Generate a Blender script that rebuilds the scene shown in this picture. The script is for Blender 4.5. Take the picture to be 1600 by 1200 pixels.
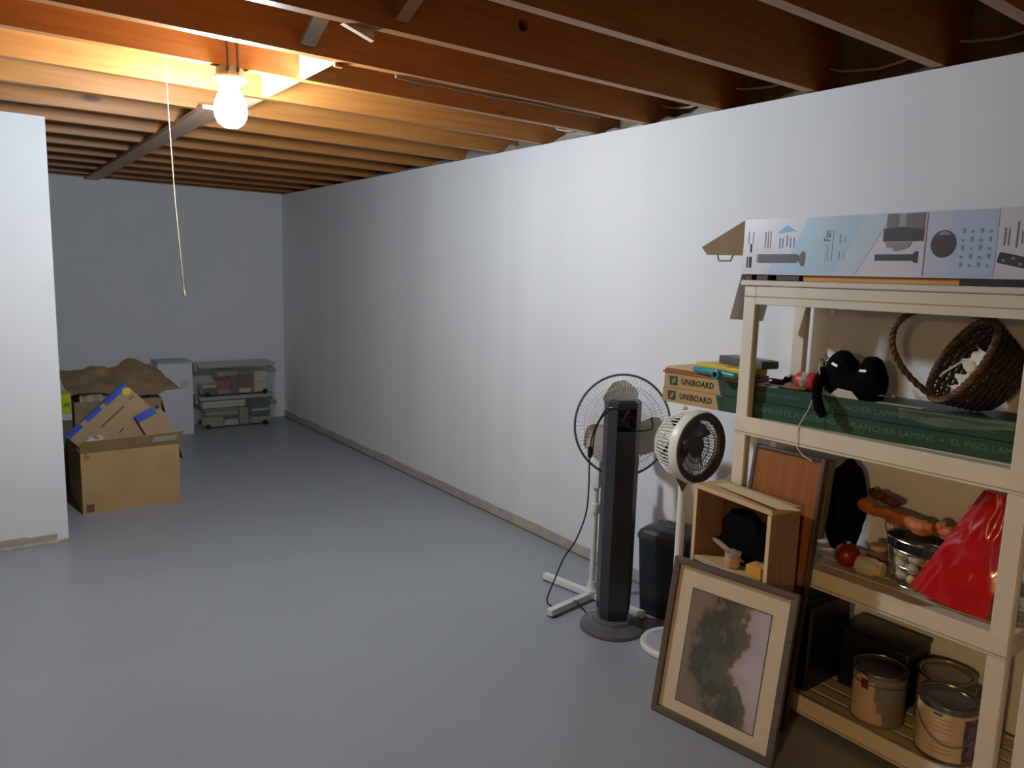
import bpy, bmesh, math, random
from mathutils import Vector, Matrix, noise

random.seed(7)
PI = math.pi
for o in list(bpy.data.objects):
    bpy.data.objects.remove(o)
scene = bpy.context.scene
COL = scene.collection

# ------------------------------------------------------------------ camera
CAM_H = 1.4307
YAW, PITCH, ROLL, FPX = 0.63817, 0.14382, -0.02961, 1176.2
fwd = Vector((math.sin(YAW) * math.cos(PITCH), math.cos(YAW) * math.cos(PITCH), -math.sin(PITCH)))
rgt = Vector((math.cos(YAW), -math.sin(YAW), 0))
dwn = fwd.cross(rgt)
r2 = math.cos(ROLL) * rgt + math.sin(ROLL) * dwn
d2 = -math.sin(ROLL) * rgt + math.cos(ROLL) * dwn
cam_data = bpy.data.cameras.new('camera')
cam = bpy.data.objects.new('camera', cam_data)
COL.objects.link(cam)
m = Matrix.Identity(4)
for i in range(3):
    m[i][0] = r2[i]; m[i][1] = -d2[i]; m[i][2] = -fwd[i]
m.translation = (0, 0, CAM_H)
cam.matrix_world = m
cam_data.sensor_fit = 'HORIZONTAL'
cam_data.sensor_width = 36
cam_data.lens = FPX / 1600 * 36
cam_data.clip_start = 0.02
scene.camera = cam

# ------------------------------------------------------------------ world, light, exposure
world = bpy.data.worlds.new('world')
scene.world = world
world.use_nodes = True
world.node_tree.nodes['Background'].inputs[0].default_value = (0, 0, 0, 1)
world.node_tree.nodes['Background'].inputs[1].default_value = 0
BULB_STRENGTH = 120.0
WARM_STRENGTH = 260.0
WARM_COLOR = (1.0, 0.62, 0.25)
BULB_COLOR = (0.83, 0.93, 1.0)
scene.view_settings.view_transform = 'Standard'
scene.view_settings.look = 'None'
scene.view_settings.gamma = 1
scene.view_settings.use_curve_mapping = False
scene.view_settings.exposure = 2.2
scene.cycles.use_denoising = True
scene.cycles.use_adaptive_sampling = True
scene.cycles.adaptive_threshold = 0.02
scene.cycles.max_bounces = 9
scene.cycles.diffuse_bounces = 6
scene.cycles.transparent_max_bounces = 12
scene.cycles.sample_clamp_indirect = 6
scene.cycles.caustics_reflective = False
scene.cycles.caustics_refractive = False

# ------------------------------------------------------------------ materials
def srgb(r, g, b):
    def f(c):
        c /= 255.0
        return c / 12.92 if c <= 0.04045 else ((c + 0.055) / 1.055) ** 2.4
    return (f(r), f(g), f(b), 1.0)

MATS = {}
def mat(name, col, rough=0.6, col2=None, scale=6.0, stretch=(1, 1, 1), bump=0.0, bscale=None, metal=0.0,
        spec=0.5, coat=0.0, detail=4.0, rnd=True, emit=None, estr=0.0, alpha=None, lo=0.35, hi=0.65):
    if name in MATS:
        return MATS[name]
    mt = bpy.data.materials.new(name)
    mt.use_nodes = True
    nt = mt.node_tree
    b = nt.nodes['Principled BSDF']
    b.inputs['Base Color'].default_value = col
    b.inputs['Roughness'].default_value = rough
    b.inputs['Metallic'].default_value = metal
    b.inputs['Specular IOR Level'].default_value = spec
    b.inputs['Coat Weight'].default_value = coat
    if emit:
        b.inputs['Emission Color'].default_value = emit
        b.inputs['Emission Strength'].default_value = estr
    if alpha is not None:
        b.inputs['Alpha'].default_value = alpha
    if col2 or bump:
        tc = nt.nodes.new('ShaderNodeTexCoord')
        mp = nt.nodes.new('ShaderNodeMapping')
        mp.inputs['Scale'].default_value = stretch
        nt.links.new(tc.outputs['Object'], mp.inputs['Vector'])
        if rnd:
            oi = nt.nodes.new('ShaderNodeObjectInfo')
            mu = nt.nodes.new('ShaderNodeVectorMath'); mu.operation = 'SCALE'
            mu.inputs[0].default_value = (13.1, 7.7, 5.3)
            nt.links.new(oi.outputs['Random'], mu.inputs['Scale'])
            nt.links.new(mu.outputs[0], mp.inputs['Location'])
        nz = nt.nodes.new('ShaderNodeTexNoise')
        nz.inputs['Scale'].default_value = scale
        nz.inputs['Detail'].default_value = detail
        nt.links.new(mp.outputs[0], nz.inputs['Vector'])
        if col2:
            cr = nt.nodes.new('ShaderNodeValToRGB')
            cr.color_ramp.elements[0].position = lo; cr.color_ramp.elements[0].color = col
            cr.color_ramp.elements[1].position = hi; cr.color_ramp.elements[1].color = col2
            nt.links.new(nz.outputs['Fac'], cr.inputs['Fac'])
            nt.links.new(cr.outputs['Color'], b.inputs['Base Color'])
        if bump:
            n2 = nz
            if bscale:
                n2 = nt.nodes.new('ShaderNodeTexNoise')
                n2.inputs['Scale'].default_value = bscale
                n2.inputs['Detail'].default_value = 3
                nt.links.new(mp.outputs[0], n2.inputs['Vector'])
            bp = nt.nodes.new('ShaderNodeBump')
            bp.inputs['Strength'].default_value = bump
            bp.inputs['Distance'].default_value = 0.002
            nt.links.new(n2.outputs['Fac'], bp.inputs['Height'])
            nt.links.new(bp.outputs['Normal'], b.inputs['Normal'])
    MATS[name] = mt
    return mt

def wood_mat(name, c1, c2, knot, grain=(1.2, 22, 22), rough=0.65, knots=True):
    """Boards whose grain runs along local X, with darker knots."""
    mt = mat(name, c1, rough, c2, 3.0, grain, 0.25, None, detail=6)
    nt = mt.node_tree
    b = nt.nodes['Principled BSDF']
    cr = [n for n in nt.nodes if n.type == 'VALTORGB'][0]
    mp = [n for n in nt.nodes if n.type == 'MAPPING'][0]
    if knots:
        m2 = nt.nodes.new('ShaderNodeMapping')
        m2.inputs['Scale'].default_value = (1.9, 5.0, 5.5)
        tc = [n for n in nt.nodes if n.type == 'TEX_COORD'][0]
        nt.links.new(tc.outputs['Object'], m2.inputs['Vector'])
        nt.links.new(mp.inputs['Location'].links[0].from_socket, m2.inputs['Location'])
        vo = nt.nodes.new('ShaderNodeTexVoronoi')
        vo.inputs['Scale'].default_value = 1.0
        vo.inputs['Randomness'].default_value = 1.0
        nt.links.new(m2.outputs[0], vo.inputs['Vector'])
        k = nt.nodes.new('ShaderNodeValToRGB')
        k.color_ramp.elements[0].position = 0.05; k.color_ramp.elements[0].color = (1, 1, 1, 1)
        k.color_ramp.elements[1].position = 0.10; k.color_ramp.elements[1].color = (0, 0, 0, 1)
        nt.links.new(vo.outputs['Distance'], k.inputs['Fac'])
        mx = nt.nodes.new('ShaderNodeMix'); mx.data_type = 'RGBA'
        nt.links.new(k.outputs['Color'], mx.inputs['Factor'])
        nt.links.new(cr.outputs['Color'], mx.inputs['A'])
        mx.inputs['B'].default_value = knot
        nt.links.new(mx.outputs['Result'], b.inputs['Base Color'])
    return mt

def sheer_mat(name, col, opacity, rough=0.35):
    """Clear or cloudy plastic film: part of the light passes straight through."""
    mt = bpy.data.materials.new(name); mt.use_nodes = True
    nt = mt.node_tree
    b = nt.nodes['Principled BSDF']; out = nt.nodes['Material Output']
    b.inputs['Base Color'].default_value = col; b.inputs['Roughness'].default_value = rough
    tr = nt.nodes.new('ShaderNodeBsdfTransparent')
    mx = nt.nodes.new('ShaderNodeMixShader')
    mx.inputs[0].default_value = opacity
    nt.links.new(tr.outputs[0], mx.inputs[1]); nt.links.new(b.outputs[0], mx.inputs[2])
    nt.links.new(mx.outputs[0], out.inputs['Surface'])
    MATS[name] = mt
    return mt

M_WALL = mat('wall_paint', srgb(230, 232, 236), 0.75, srgb(238, 239, 242), 1.1, (1, 2.6, 0.10), 0.08, 60, rnd=False, detail=2, lo=.3, hi=.7)
M_WALLB = mat('wall_paint_plain', srgb(232, 236, 241), 0.75, srgb(238, 241, 245), 2.0, (1, 1, 1), 0.06, 60, rnd=False)
M_BARE = mat('bare_plaster', srgb(196, 190, 176), 0.9, srgb(172, 168, 158), 9.0, (1, 1, 1), 0.3, 30)
M_FLOOR = mat('floor_paint', srgb(152, 160, 168), 0.38, srgb(157, 165, 172), 1.6, (1, 1, 1), 0.06, 26, rnd=False)
M_CONC = mat('concrete', srgb(120, 118, 106), 0.95, srgb(98, 98, 88), 8, (1, 1, 1), 0.5, 40)
M_JOIST = wood_mat('joist_wood', srgb(158, 101, 46), srgb(172, 115, 58), srgb(96, 52, 26), rough=.45)
M_DECK = wood_mat('subfloor_wood', srgb(150, 98, 58), srgb(170, 116, 72), srgb(100, 60, 36), (6, 6, 6), knots=False)
M_PALEWOOD = wood_mat('pale_wood', srgb(214, 186, 146), srgb(226, 200, 162), srgb(150, 110, 70))
M_STRAP = wood_mat('strap_wood', srgb(190, 156, 128), srgb(204, 170, 142), srgb(110, 70, 46), (16, 1.2, 16))
M_CREAM = mat('cream_resin', srgb(224, 215, 197), 0.45, srgb(218, 208, 189), 5, (1, 1, 1), 0.05, 80)
M_CARD = mat('cardboard', srgb(172, 142, 94), 0.85, srgb(182, 152, 104), 5, (1, 1, 1), 0.1, 90)
M_CARD2 = mat('cardboard_worn', srgb(138, 118, 88), 0.85, srgb(156, 134, 102), 7, (1, 1, 1), 0.15, 60)
M_WHITEPL = mat('white_plastic', srgb(232, 232, 228), 0.35)
M_GREYPL = mat('grey_plastic', srgb(120, 120, 120), 0.4)
M_DARKGREY = mat('charcoal_plastic', srgb(62, 64, 69), 0.3, srgb(58, 60, 64), 5)
M_BLACKPL = mat('black_plastic', srgb(24, 24, 26), 0.35)
M_GRILLE = mat('grille_wire', srgb(206, 208, 208), 0.4)
M_RIM = mat('rim_grey', srgb(92, 96, 100), 0.4)
M_BLADE = mat('blade_plastic', srgb(222, 214, 196), 0.4)
M_BIN = mat('bin_navy', srgb(30, 36, 44), 0.4)
M_CHROME = mat('bright_wire', srgb(190, 190, 190), 0.2, metal=1.0)
M_BLACKCLOTH = mat('black_cloth', srgb(9, 9, 10), 0.95, srgb(14, 14, 15), 30, bump=0.3, spec=.08)
M_WHITEPAINT = mat('white_card', srgb(225, 225, 230), 0.6)
M_INK = mat('black_ink', srgb(34, 34, 38), 0.6)

# ------------------------------------------------------------------ mesh helpers
class G:
    def __init__(s):
        s.bm = bmesh.new()
    def _add(s, verts, faces, M=None):
        vs = [s.bm.verts.new((M @ Vector(v)) if M else Vector(v)) for v in verts]
        for f in faces:
            try:
                s.bm.faces.new([vs[i] for i in f])
            except ValueError:
                pass
        return s
    def box(s, c, d, M=None):
        x, y, z = d[0] / 2, d[1] / 2, d[2] / 2
        v = [(c[0] + a * x, c[1] + b * y, c[2] + e * z) for a in (-1, 1) for b in (-1, 1) for e in (-1, 1)]
        f = [(0, 1, 3, 2), (4, 6, 7, 5), (0, 4, 5, 1), (2, 3, 7, 6), (0, 2, 6, 4), (1, 5, 7, 3)]
        return s._add(v, f, M)
    def bx(s, x0, x1, y0, y1, z0, z1, M=None):
        return s.box(((x0 + x1) / 2, (y0 + y1) / 2, (z0 + z1) / 2), (abs(x1 - x0), abs(y1 - y0), abs(z1 - z0)), M)
    def lathe(s, prof, n=32, M=None, close=False):
        v = []; f = []
        if len(prof) > 2 and prof[0] == prof[-1]:
            prof = prof[:-1]; close = True
        for (r, z) in prof:
            for k in range(n):
                a = 2 * PI * k / n
                v.append((r * math.cos(a), r * math.sin(a), z))
        L = len(prof)
        for i in range(L if close else L - 1):
            j = (i + 1) % L
            for k in range(n):
                k2 = (k + 1) % n
                f.append((i * n + k, i * n + k2, j * n + k2, j * n + k))
        if not close:
            if prof[0][0] > 1e-6: f.append(tuple(reversed(range(n))))
            if prof[-1][0] > 1e-6: f.append(tuple((L - 1) * n + k for k in range(n)))
        return s._add(v, f, M)
    def tube(s, pts, r, n=8, closed=False, M=None):
        pts = [Vector(p) for p in pts]
        N = len(pts)
        rs = r if isinstance(r, (list, tuple)) else [r] * N
        v = []; f = []; up = None
        for i, p in enumerate(pts):
            if closed:
                t = (pts[(i + 1) % N] - pts[i - 1])
            else:
                t = pts[min(i + 1, N - 1)] - pts[max(i - 1, 0)]
            t = t.normalized() if t.length > 1e-9 else Vector((0, 0, 1))
            if up is None:
                up = Vector((0, 0, 1)) if abs(t.z) < 0.9 else Vector((1, 0, 0))
            a = t.cross(up)
            a = a.normalized() if a.length > 1e-6 else t.orthogonal().normalized()
            b = a.cross(t).normalized(); up = b
            for k in range(n):
                q = 2 * PI * k / n
                v.append(p + (a * math.cos(q) + b * math.sin(q)) * rs[i])
        for i in range(N if closed else N - 1):
            j = (i + 1) % N
            for k in range(n):
                k2 = (k + 1) % n
                f.append((i * n + k, i * n + k2, j * n + k2, j * n + k))
        if not closed:
            f.append(tuple(reversed(range(n)))); f.append(tuple((N - 1) * n + k for k in range(n)))
        return s._add(v, f, M)
    def cyl(s, p0, p1, r0, r1=None, n=20, M=None):
        return s.tube([p0, p1], [r0, r0 if r1 is None else r1], n, M=M)
    def prism(s, poly, z0, z1, M=None):
        n = len(poly)
        v = [(p[0], p[1], z0) for p in poly] + [(p[0], p[1], z1) for p in poly]
        f = [tuple(reversed(range(n))), tuple(range(n, 2 * n))] + [(i, (i + 1) % n, n + (i + 1) % n, n + i) for i in range(n)]
        return s._add(v, f, M)
    def ball(s, c, r, nu=16, nv=10, M=None):
        rx, ry, rz = r if isinstance(r, (list, tuple)) else (r, r, r)
        v = [(c[0], c[1], c[2] + rz)]
        for i in range(1, nv):
            t = PI * i / nv
            for k in range(nu):
                a = 2 * PI * k / nu
                v.append((c[0] + rx * math.sin(t) * math.cos(a), c[1] + ry * math.sin(t) * math.sin(a), c[2] + rz * math.cos(t)))
        v.append((c[0], c[1], c[2] - rz))
        f = [(0, 1 + k, 1 + (k + 1) % nu) for k in range(nu)]
        for i in range(nv - 2):
            for k in range(nu):
                k2 = (k + 1) % nu
                f.append((1 + i * nu + k, 1 + (i + 1) * nu + k, 1 + (i + 1) * nu + k2, 1 + i * nu + k2))
        e = len(v) - 1
        f += [(e, 1 + (nv - 2) * nu + (k + 1) % nu, 1 + (nv - 2) * nu + k) for k in range(nu)]
        return s._add(v, f, M)
    def grid(s, fn, nu, nv, thick=0.0, M=None):
        """surface fn(u,v) -> point; thick gives it a second skin."""
        v = []; f = []
        P = [[Vector(fn(i / nu, j / nv)) for j in range(nv + 1)] for i in range(nu + 1)]
        for i in range(nu + 1):
            for j in range(nv + 1):
                v.append(P[i][j])
        W = nv + 1
        for i in range(nu):
            for j in range(nv):
                f.append((i * W + j, (i + 1) * W + j, (i + 1) * W + j + 1, i * W + j + 1))
        if thick:
            off = len(v)
            for i in range(nu + 1):
                for j in range(nv + 1):
                    du = P[min(i + 1, nu)][j] - P[max(i - 1, 0)][j]; dv = P[i][min(j + 1, nv)] - P[i][max(j - 1, 0)]
                    nn = du.cross(dv); nn = nn.normalized() if nn.length > 1e-9 else Vector((0, 0, 1))
                    v.append(P[i][j] + nn * thick)
            f += [tuple(reversed([a + off for a in q])) for q in f[:]]
            for i in range(nu):
                f.append(((i + 1) * W, i * W, off + i * W, off + (i + 1) * W))
                f.append((i * W + nv, (i + 1) * W + nv, off + (i + 1) * W + nv, off + i * W + nv))
            for j in range(nv):
                f.append((j, j + 1, off + j + 1, off + j))
                f.append((nu * W + j + 1, nu * W + j, off + nu * W + j, off + nu * W + j + 1))
        return s._add(v, f, M)
    def bevel(s, w, seg=2):
        bmesh.ops.bevel(s.bm, geom=list(s.bm.edges), offset=w, segments=seg, affect='EDGES', profile=0.6)
        return s
    def mesh(s, name, mt=None, smooth=False, ang=35):
        bmesh.ops.recalc_face_normals(s.bm, faces=s.bm.faces)
        me = bpy.data.meshes.new(name)
        s.bm.to_mesh(me); s.bm.free()
        if mt: me.materials.append(mt)
        if smooth:
            me.polygons.foreach_set('use_smooth', [True] * len(me.polygons))
            try:
                me.set_sharp_from_angle(angle=math.radians(ang))
            except Exception:
                pass
        return me

def obj(name, g, mt=None, parent=None, smooth=False, loc=None, rot=None, label=None, kind=None, ang=35):
    me = g.mesh(name, mt, smooth, ang) if isinstance(g, G) else g
    o = bpy.data.objects.new(name, me)
    COL.objects.link(o)
    if parent: o.parent = parent
    if loc: o.location = loc
    if rot: o.rotation_euler = rot
    if label: o['label'] = label
    if kind: o['kind'] = kind
    return o

def tag(o, label, cat, group=None):
    o['label'] = label; o['category'] = cat
    if group: o['group'] = group
    return o

def thing(name, label, cat, loc=(0, 0, 0), rz=0.0, group=None, M=None):
    o = bpy.data.objects.new(name, None)
    o.empty_display_size = 0.05
    COL.objects.link(o)
    if M is not None:
        o.matrix_world = M
    else:
        o.location = loc; o.rotation_euler = (0, 0, rz)
    return tag(o, label, cat, group)

def struct(name, g, mt, parent=None):
    o = obj(name, g, mt, parent)
    o['kind'] = 'structure'
    return o

def text_mesh(body, size, name, mt, parent, M, bold=0.0, extrude=0.0003, sx=1.0, label=None, align='CENTER'):
    cu = bpy.data.curves.new('txt', 'FONT')
    cu.body = body; cu.size = size; cu.align_x = align; cu.align_y = 'CENTER'
    cu.space_character = 1.0 + (0.12 if bold > .001 else 0); cu.extrude = extrude; cu.offset = bold; cu.resolution_u = 3
    t = bpy.data.objects.new('txt', cu); COL.objects.link(t)
    bpy.context.view_layer.update()
    me = bpy.data.meshes.new_from_object(t.evaluated_get(bpy.context.evaluated_depsgraph_get()))
    bpy.data.objects.remove(t); bpy.data.curves.remove(cu)
    me.transform(M @ Matrix.Diagonal((sx, 1, 1, 1)))
    me.materials.clear(); me.materials.append(mt)
    return obj(name, me, None, parent, label=label)

def frame(o, x, y, z=None):
    """4x4 from origin and two axes."""
    x = Vector(x).normalized(); y = Vector(y); y = (y - x * y.dot(x)).normalized(); z = x.cross(y)
    M = Matrix.Identity(4)
    for i in range(3):
        M[i][0] = x[i]; M[i][1] = y[i]; M[i][2] = z[i]
    M.translation = o
    return M

FACE = lambda o: frame(o, (0, -1, 0), (0, 0, 1))      # print on a face that looks to -X
FACEY = lambda o: frame(o, (1, 0, 0), (0, 0, 1))      # print on a face that looks to -Y
T = Matrix.Translation
def RX(a): return Matrix.Rotation(a, 4, 'X')
def RY(a): return Matrix.Rotation(a, 4, 'Y')
def RZ(a): return Matrix.Rotation(a, 4, 'Z')

# ------------------------------------------------------------------ room shell
XW, YB, H = 2.532, 7.131, 2.115
XL, YR = -2.3, -1.9                    # side and rear of the room behind the photographer
YP, XP = 4.36, 0.402                   # partition face and its end
struct('floor', G().bx(XL - 2.3, XW + .3, YR - .1, YB + .1, -0.1, 0), M_FLOOR)
struct('wall_right', G().bx(XW, XW + .013, YR, YB, 0.0, H - .004), M_WALL)
struct('wall_back', G().bx(XL, XW, YB, YB + .1, 0, H), M_WALLB)
M_REAR = wood_mat('rough_sheathing', srgb(150, 112, 74), srgb(164, 126, 86), srgb(110, 76, 46), (1.4, 1.4, 9), .8, knots=False)
DY0, DY1, DZ = -.98, -.34, 1.79            # unseen doorway to an added hall; its header keeps the warm light low
wl = G(); wl.bx(XL - .1, XL, YR, DY0, 0, H); wl.bx(XL - .1, XL, DY1, YB, 0, H); wl.bx(XL - .1, XL, DY0, DY1, DZ, H)
struct('wall_left', wl, M_REAR)
hw = G(); hw.bx(XL - 2.2, XL - 2.1, YR, .6, 0, H + .235); hw.bx(XL - 2.1, XL - .1, YR - .1, YR, 0, H + .235); hw.bx(XL - 2.1, XL - .1, .5, .6, 0, H + .235); hw.bx(XL - .1, XL - .06, YR, .6, H, H + .235)
struct('wall_added_hall', hw, M_WALLB)  # unseen hall, added to house the warm bulb
tr_ = G(); tr_.bx(XL - .11, XL + .012, DY0 - .06, DY0, 0, DZ + .06); tr_.bx(XL - .11, XL + .012, DY1, DY1 + .06, 0, DZ + .06); tr_.bx(XL - .11, XL + .012, DY0, DY1, DZ, DZ + .06)
struct('trim_4', tr_, M_PALEWOOD)
struct('wall_front', G().bx(XL, XW, YR - .1, YR, 0, H), M_REAR)
pw = G(); pw.bx(XL, XP, YP, YP + .11, .012, H)
struct('wall_partition', pw, M_WALLB)
struct('wall_foundation', G().bx(XW + .15, XW + .30, YR, YB, 0, H + .02), M_CONC)
struct('trim_5', G().bx(XW + .145, XW + .20, YR, YB, H + .02, H + .235), mat('rim_insulation', srgb(150, 142, 118), .9, srgb(118, 112, 92), 7, (1, 1, 1), .5, 30))
struct('trim_1', G().bx(XW + .013, XW + .11, YR, YB, H - .05, H - .012), M_PALEWOOD)

# bare strip along the wall foot, where the baseboard has been taken off
g = G(); N = 90; top = []
for i in range(N + 1):
    y = YR + (YB - YR) * i / N
    top.append((y, 0.062 + 0.012 * noise.noise((y * 2.3, 0, 0)) + 0.006 * noise.noise((y * 9, 3, 0))))
poly = [(y, 0.001) for y, _ in (top[0], top[-1])] + list(reversed(top))
g.prism(poly, -0.0022, 0, frame((XW, 0, 0), (0, 1, 0), (0, 0, 1)))
struct('baseboard_right', g, M_BARE)
struct('trim_2', G().bx(XW - .006, XW, YR, YB, 0.0005, 0.006), mat('joint_line', srgb(120, 112, 92), .9))
# raw strip and thin moulding at the foot of the partition
g = G(); g.bx(XL, XP - .004, YP - .012, YP, 0.001, 0.011)
struct('baseboard_left', g, mat('raw_moulding', srgb(206, 200, 176), .8, srgb(170, 164, 138), 20))
g = G(); g.bx(XL, XP - .05, YP - .003, YP, 0.018, 0.040)
for q in range(3): g.bx(XP - .05 - .13 * (q + 1), XP - .05 - .13 * q, YP - .003, YP, 0.04, 0.046 + .006 * ((q * 7) % 3))
struct('trim_3', g, M_BARE)

# ceiling: floor deck above, joists below it
ceil = struct('ceiling', G().bx(XL - 2.3, XW + .3, YR - .1, YB + .1, H + .235, H + .26), M_DECK)
JY = [-1.55, -1.14, -.73, -.32, .09, .49, .895, 1.235, 1.675, 2.09, 2.488, 2.825, 3.235, 3.65, 4.06, 4.465, 4.87, 5.28, 5.685, 6.09, 6.5, 6.9, 7.126]
LJ = XW + .14 - XL
jme = G().box((0, 0, 0.1175), (LJ, .038, .235)).mesh('joist', M_JOIST)
XC = (XL + XW + .14) / 2
joists = []
for y in JY:
    o = obj('joist', jme, None, ceil, loc=(XC, y - .019, H)); joists.append(o)
# the joist with a bored cable hole: its own mesh, a ring of faces round the hole
def holed_joist(o, xh, zh, r):
    g = G(); bm = g.bm; n = 24; x0, x1, z1 = -LJ / 2, LJ / 2, .235
    for sy in (-.019, .019):
        ring = [bm.verts.new((xh + r * math.cos(2 * PI * k / n), sy, zh + r * math.sin(2 * PI * k / n))) for k in range(n)]
        sq = []
        for k in range(n):
            c, s_ = math.cos(2 * PI * k / n), math.sin(2 * PI * k / n); t = .05 / max(abs(c), abs(s_))
            sq.append(bm.verts.new((xh + t * c, sy, zh + t * s_)))
        for k in range(n): bm.faces.new((ring[k], ring[(k + 1) % n], sq[(k + 1) % n], sq[k]))
        if sy < 0: r0 = ring
        else:
            for k in range(n): bm.faces.new((r0[k], r0[(k + 1) % n], ring[(k + 1) % n], ring[k]))
    a, b = xh - .05, xh + .05; c, d = zh - .05, zh + .05
    for (p, q, u, w) in ((x0, a, 0, z1), (b, x1, 0, z1), (a, b, 0, c), (a, b, d, z1)):
        for sy in (-.019, .019):
            vs = [bm.verts.new(v) for v in ((p, sy, u), (q, sy, u), (q, sy, w), (p, sy, w))]; bm.faces.new(vs)
    vs = [bm.verts.new(v) for v in ((x0, -.019, 0), (x1, -.019, 0), (x1, .019, 0), (x0, .019, 0))]; bm.faces.new(vs)
    bmesh.ops.remove_doubles(bm, verts=bm.verts, dist=1e-5)
    me = g.mesh('joist', M_JOIST); o.data = me
    g = G(); g.lathe([(r * .97, -.003), (r * .97, .003), (0, .004)], 20, T((xh, .004, zh)) @ RX(PI / 2)); obj('hole_shade_disc', g, mat('hole_shade', srgb(52, 40, 28), .8, srgb(84, 76, 56), 40), o)  # dark disc paints the shade inside the bored hole
holed_joist(joists[9], 1.524 - XC, .11, .019)

# solid blocking between the joists near the lamp, strap under the far ones, diagonal braces nearer
XBk = 1.062
bl = G().box((0, 0, 0.0), (.02, .366, .2)).mesh('blocking', M_PALEWOOD)
def gap(i): return JY[i] , JY[i + 1] - .038
for i in (10, 11, 12):
    a, b = gap(i)
    obj('blocking', bl, None, ceil, loc=(XBk + .01, (a + b) / 2, H + .102)).scale = (1, (b - a) / .366, 1)
obj('strapping_board', G().bx(.905, 1.005, 3.50, YB - .003, H - .019, H - .0005), M_STRAP, ceil)
def brace(name, i, x, za, zb, mt, w=.02, dd=.05):
    a, b = gap(i)
    g = G(); d = Vector((0, b - a, zb - za)); L = d.length
    g.box((0, 0, 0), (w, L - .03, dd), frame((x, (a + b) / 2, (za + zb) / 2), (1, 0, 0), d))
    return obj(name, g, mt, ceil)
M_GALV = mat('galvanised', srgb(176, 178, 174), .45, metal=.5)
brace('bridging_brace', 9, .955, H + .19, H + .020, mat('grey_board', srgb(178, 172, 160), .7, srgb(160, 156, 146), 9), .050, .018)
brace('bridging_brace', 8, 1.075, H + .19, H + .035, M_JOIST, .04, .04)
brace('bridging_brace', 8, 1.13, H + .035, H + .19, M_PALEWOOD, .03, .04)
g = G(); g.prism([(0, 0), (.095, 0), (.095, -.030)], -.02, 0, frame((.925, 2.0915, H + .001), (1, 0, 0), (0, 0, 1)))
obj('wood_wedge', g, M_PALEWOOD, ceil)
g = G(); g.bx(1.072, 1.10, 2.4885, 2.505, H - .012, H + .02); obj('wood_wedge', g, M_JOIST, ceil)

# cables
def sag(y0, y1, x, z, s, n=6): return [(x + .01 * math.sin(3 * k), y0 + (y1 - y0) * k / n, z - s * 4 * (k / n) * (1 - k / n)) for k in range(n)]
pts = []
for i in range(5, 15):
    pts += sag(JY[i], JY[i + 1], XW + .075, H + .10, .045 if i % 2 else .03)
tag(obj('electrical_cable', G().tube(pts, .0045, 6), mat('cable_white', srgb(205, 200, 186), .5), smooth=True),
    'thin white electrical cable sagging from joist to joist above the long wall', 'cable')
pts = [(1.30 + (2.28 - 1.30) * k / 14, 2.494 + .008 * math.sin(k * .5), H - .005 - .002 * math.sin(k * 1.3)) for k in range(15)]
tag(obj('electrical_cable', G().tube(pts, .0045, 6), mat('cable_grey', srgb(120, 104, 86), .6), smooth=True),
    'grey cable stapled along the underside of a joist beyond the bare bulb', 'cable')
# crumpled vapour barrier poking out over the wall
M_POLY = sheer_mat('vapour_sheet', srgb(190, 196, 190), .6)
vs_ = thing('plastic_sheet', 'crumpled pale plastic sheeting tucked between the joists above the long wall', 'plastic sheet', (XW, 2.15, H))
for i in range(9, 17):
    ya, yb = gap(i)
    def vb(u, v):
        y = ya + .01 + (yb - ya - .02) * u
        hgt = max(.012, .05 + .05 * noise.noise((y * 4.1, 1.3, 0)) + .02 * noise.noise((y * 13, 4, 0)))
        return (.02 + .04 * v + .015 * noise.noise((y * 7, v * 3, 2)), y - 2.15, -.009 + hgt * v)
    obj('sheet_fold', G().grid(vb, 16, 4), M_POLY, vs_, True)

# ------------------------------------------------------------------ lamp and pull cord
LX, LY = .820, 2.806
lamp = thing('ceiling_light', 'bare glowing bulb in a white porcelain holder under the joists', 'light', (LX, LY, 0))
zb = 2.084
g = G(); g.lathe([(.047, zb), (.047, zb + .026), (.043, zb + .0305)], 8, RZ(PI / 8))
obj('junction_box', g, mat('box_steel', srgb(150, 148, 142), .5, metal=.3), lamp)
for sx in (-.020, .014):
    g = G(); g.tube([(sx, -.040, zb + .012), (sx, -.050, zb + .022), (sx, -.0505, zb + .05), (sx - .004, -.0505, H + .12), (sx - .004, -.046, H + .233)], .0055, 8)
    obj('supply_cable', g, mat('hanger_steel', srgb(96, 70, 58), .6), lamp, True)
g = G(); g.lathe([(.030, zb - .001), (.056, zb - .002), (.058, zb - .010), (.044, zb - .020), (.030, zb - .034), (.0, zb - .034)], 32)
obj('lamp_holder', g, mat('porcelain', srgb(238, 236, 230), .25), lamp, True)
M_BULB = mat('bulb_glow', (1, 1, 1, 1), .4, emit=(*BULB_COLOR, 1), estr=BULB_STRENGTH)
g = G(); z0 = zb - .028
g.lathe([(.024, z0), (.030, z0 - .012), (.042, z0 - .032), (.052, z0 - .058), (.056, z0 - .084), (.052, z0 - .110), (.040, z0 - .130), (.022, z0 - .142), (0, z0 - .146)], 32)
obj('bulb', g, M_BULB, lamp, True, label='glowing white bulb')

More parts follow.
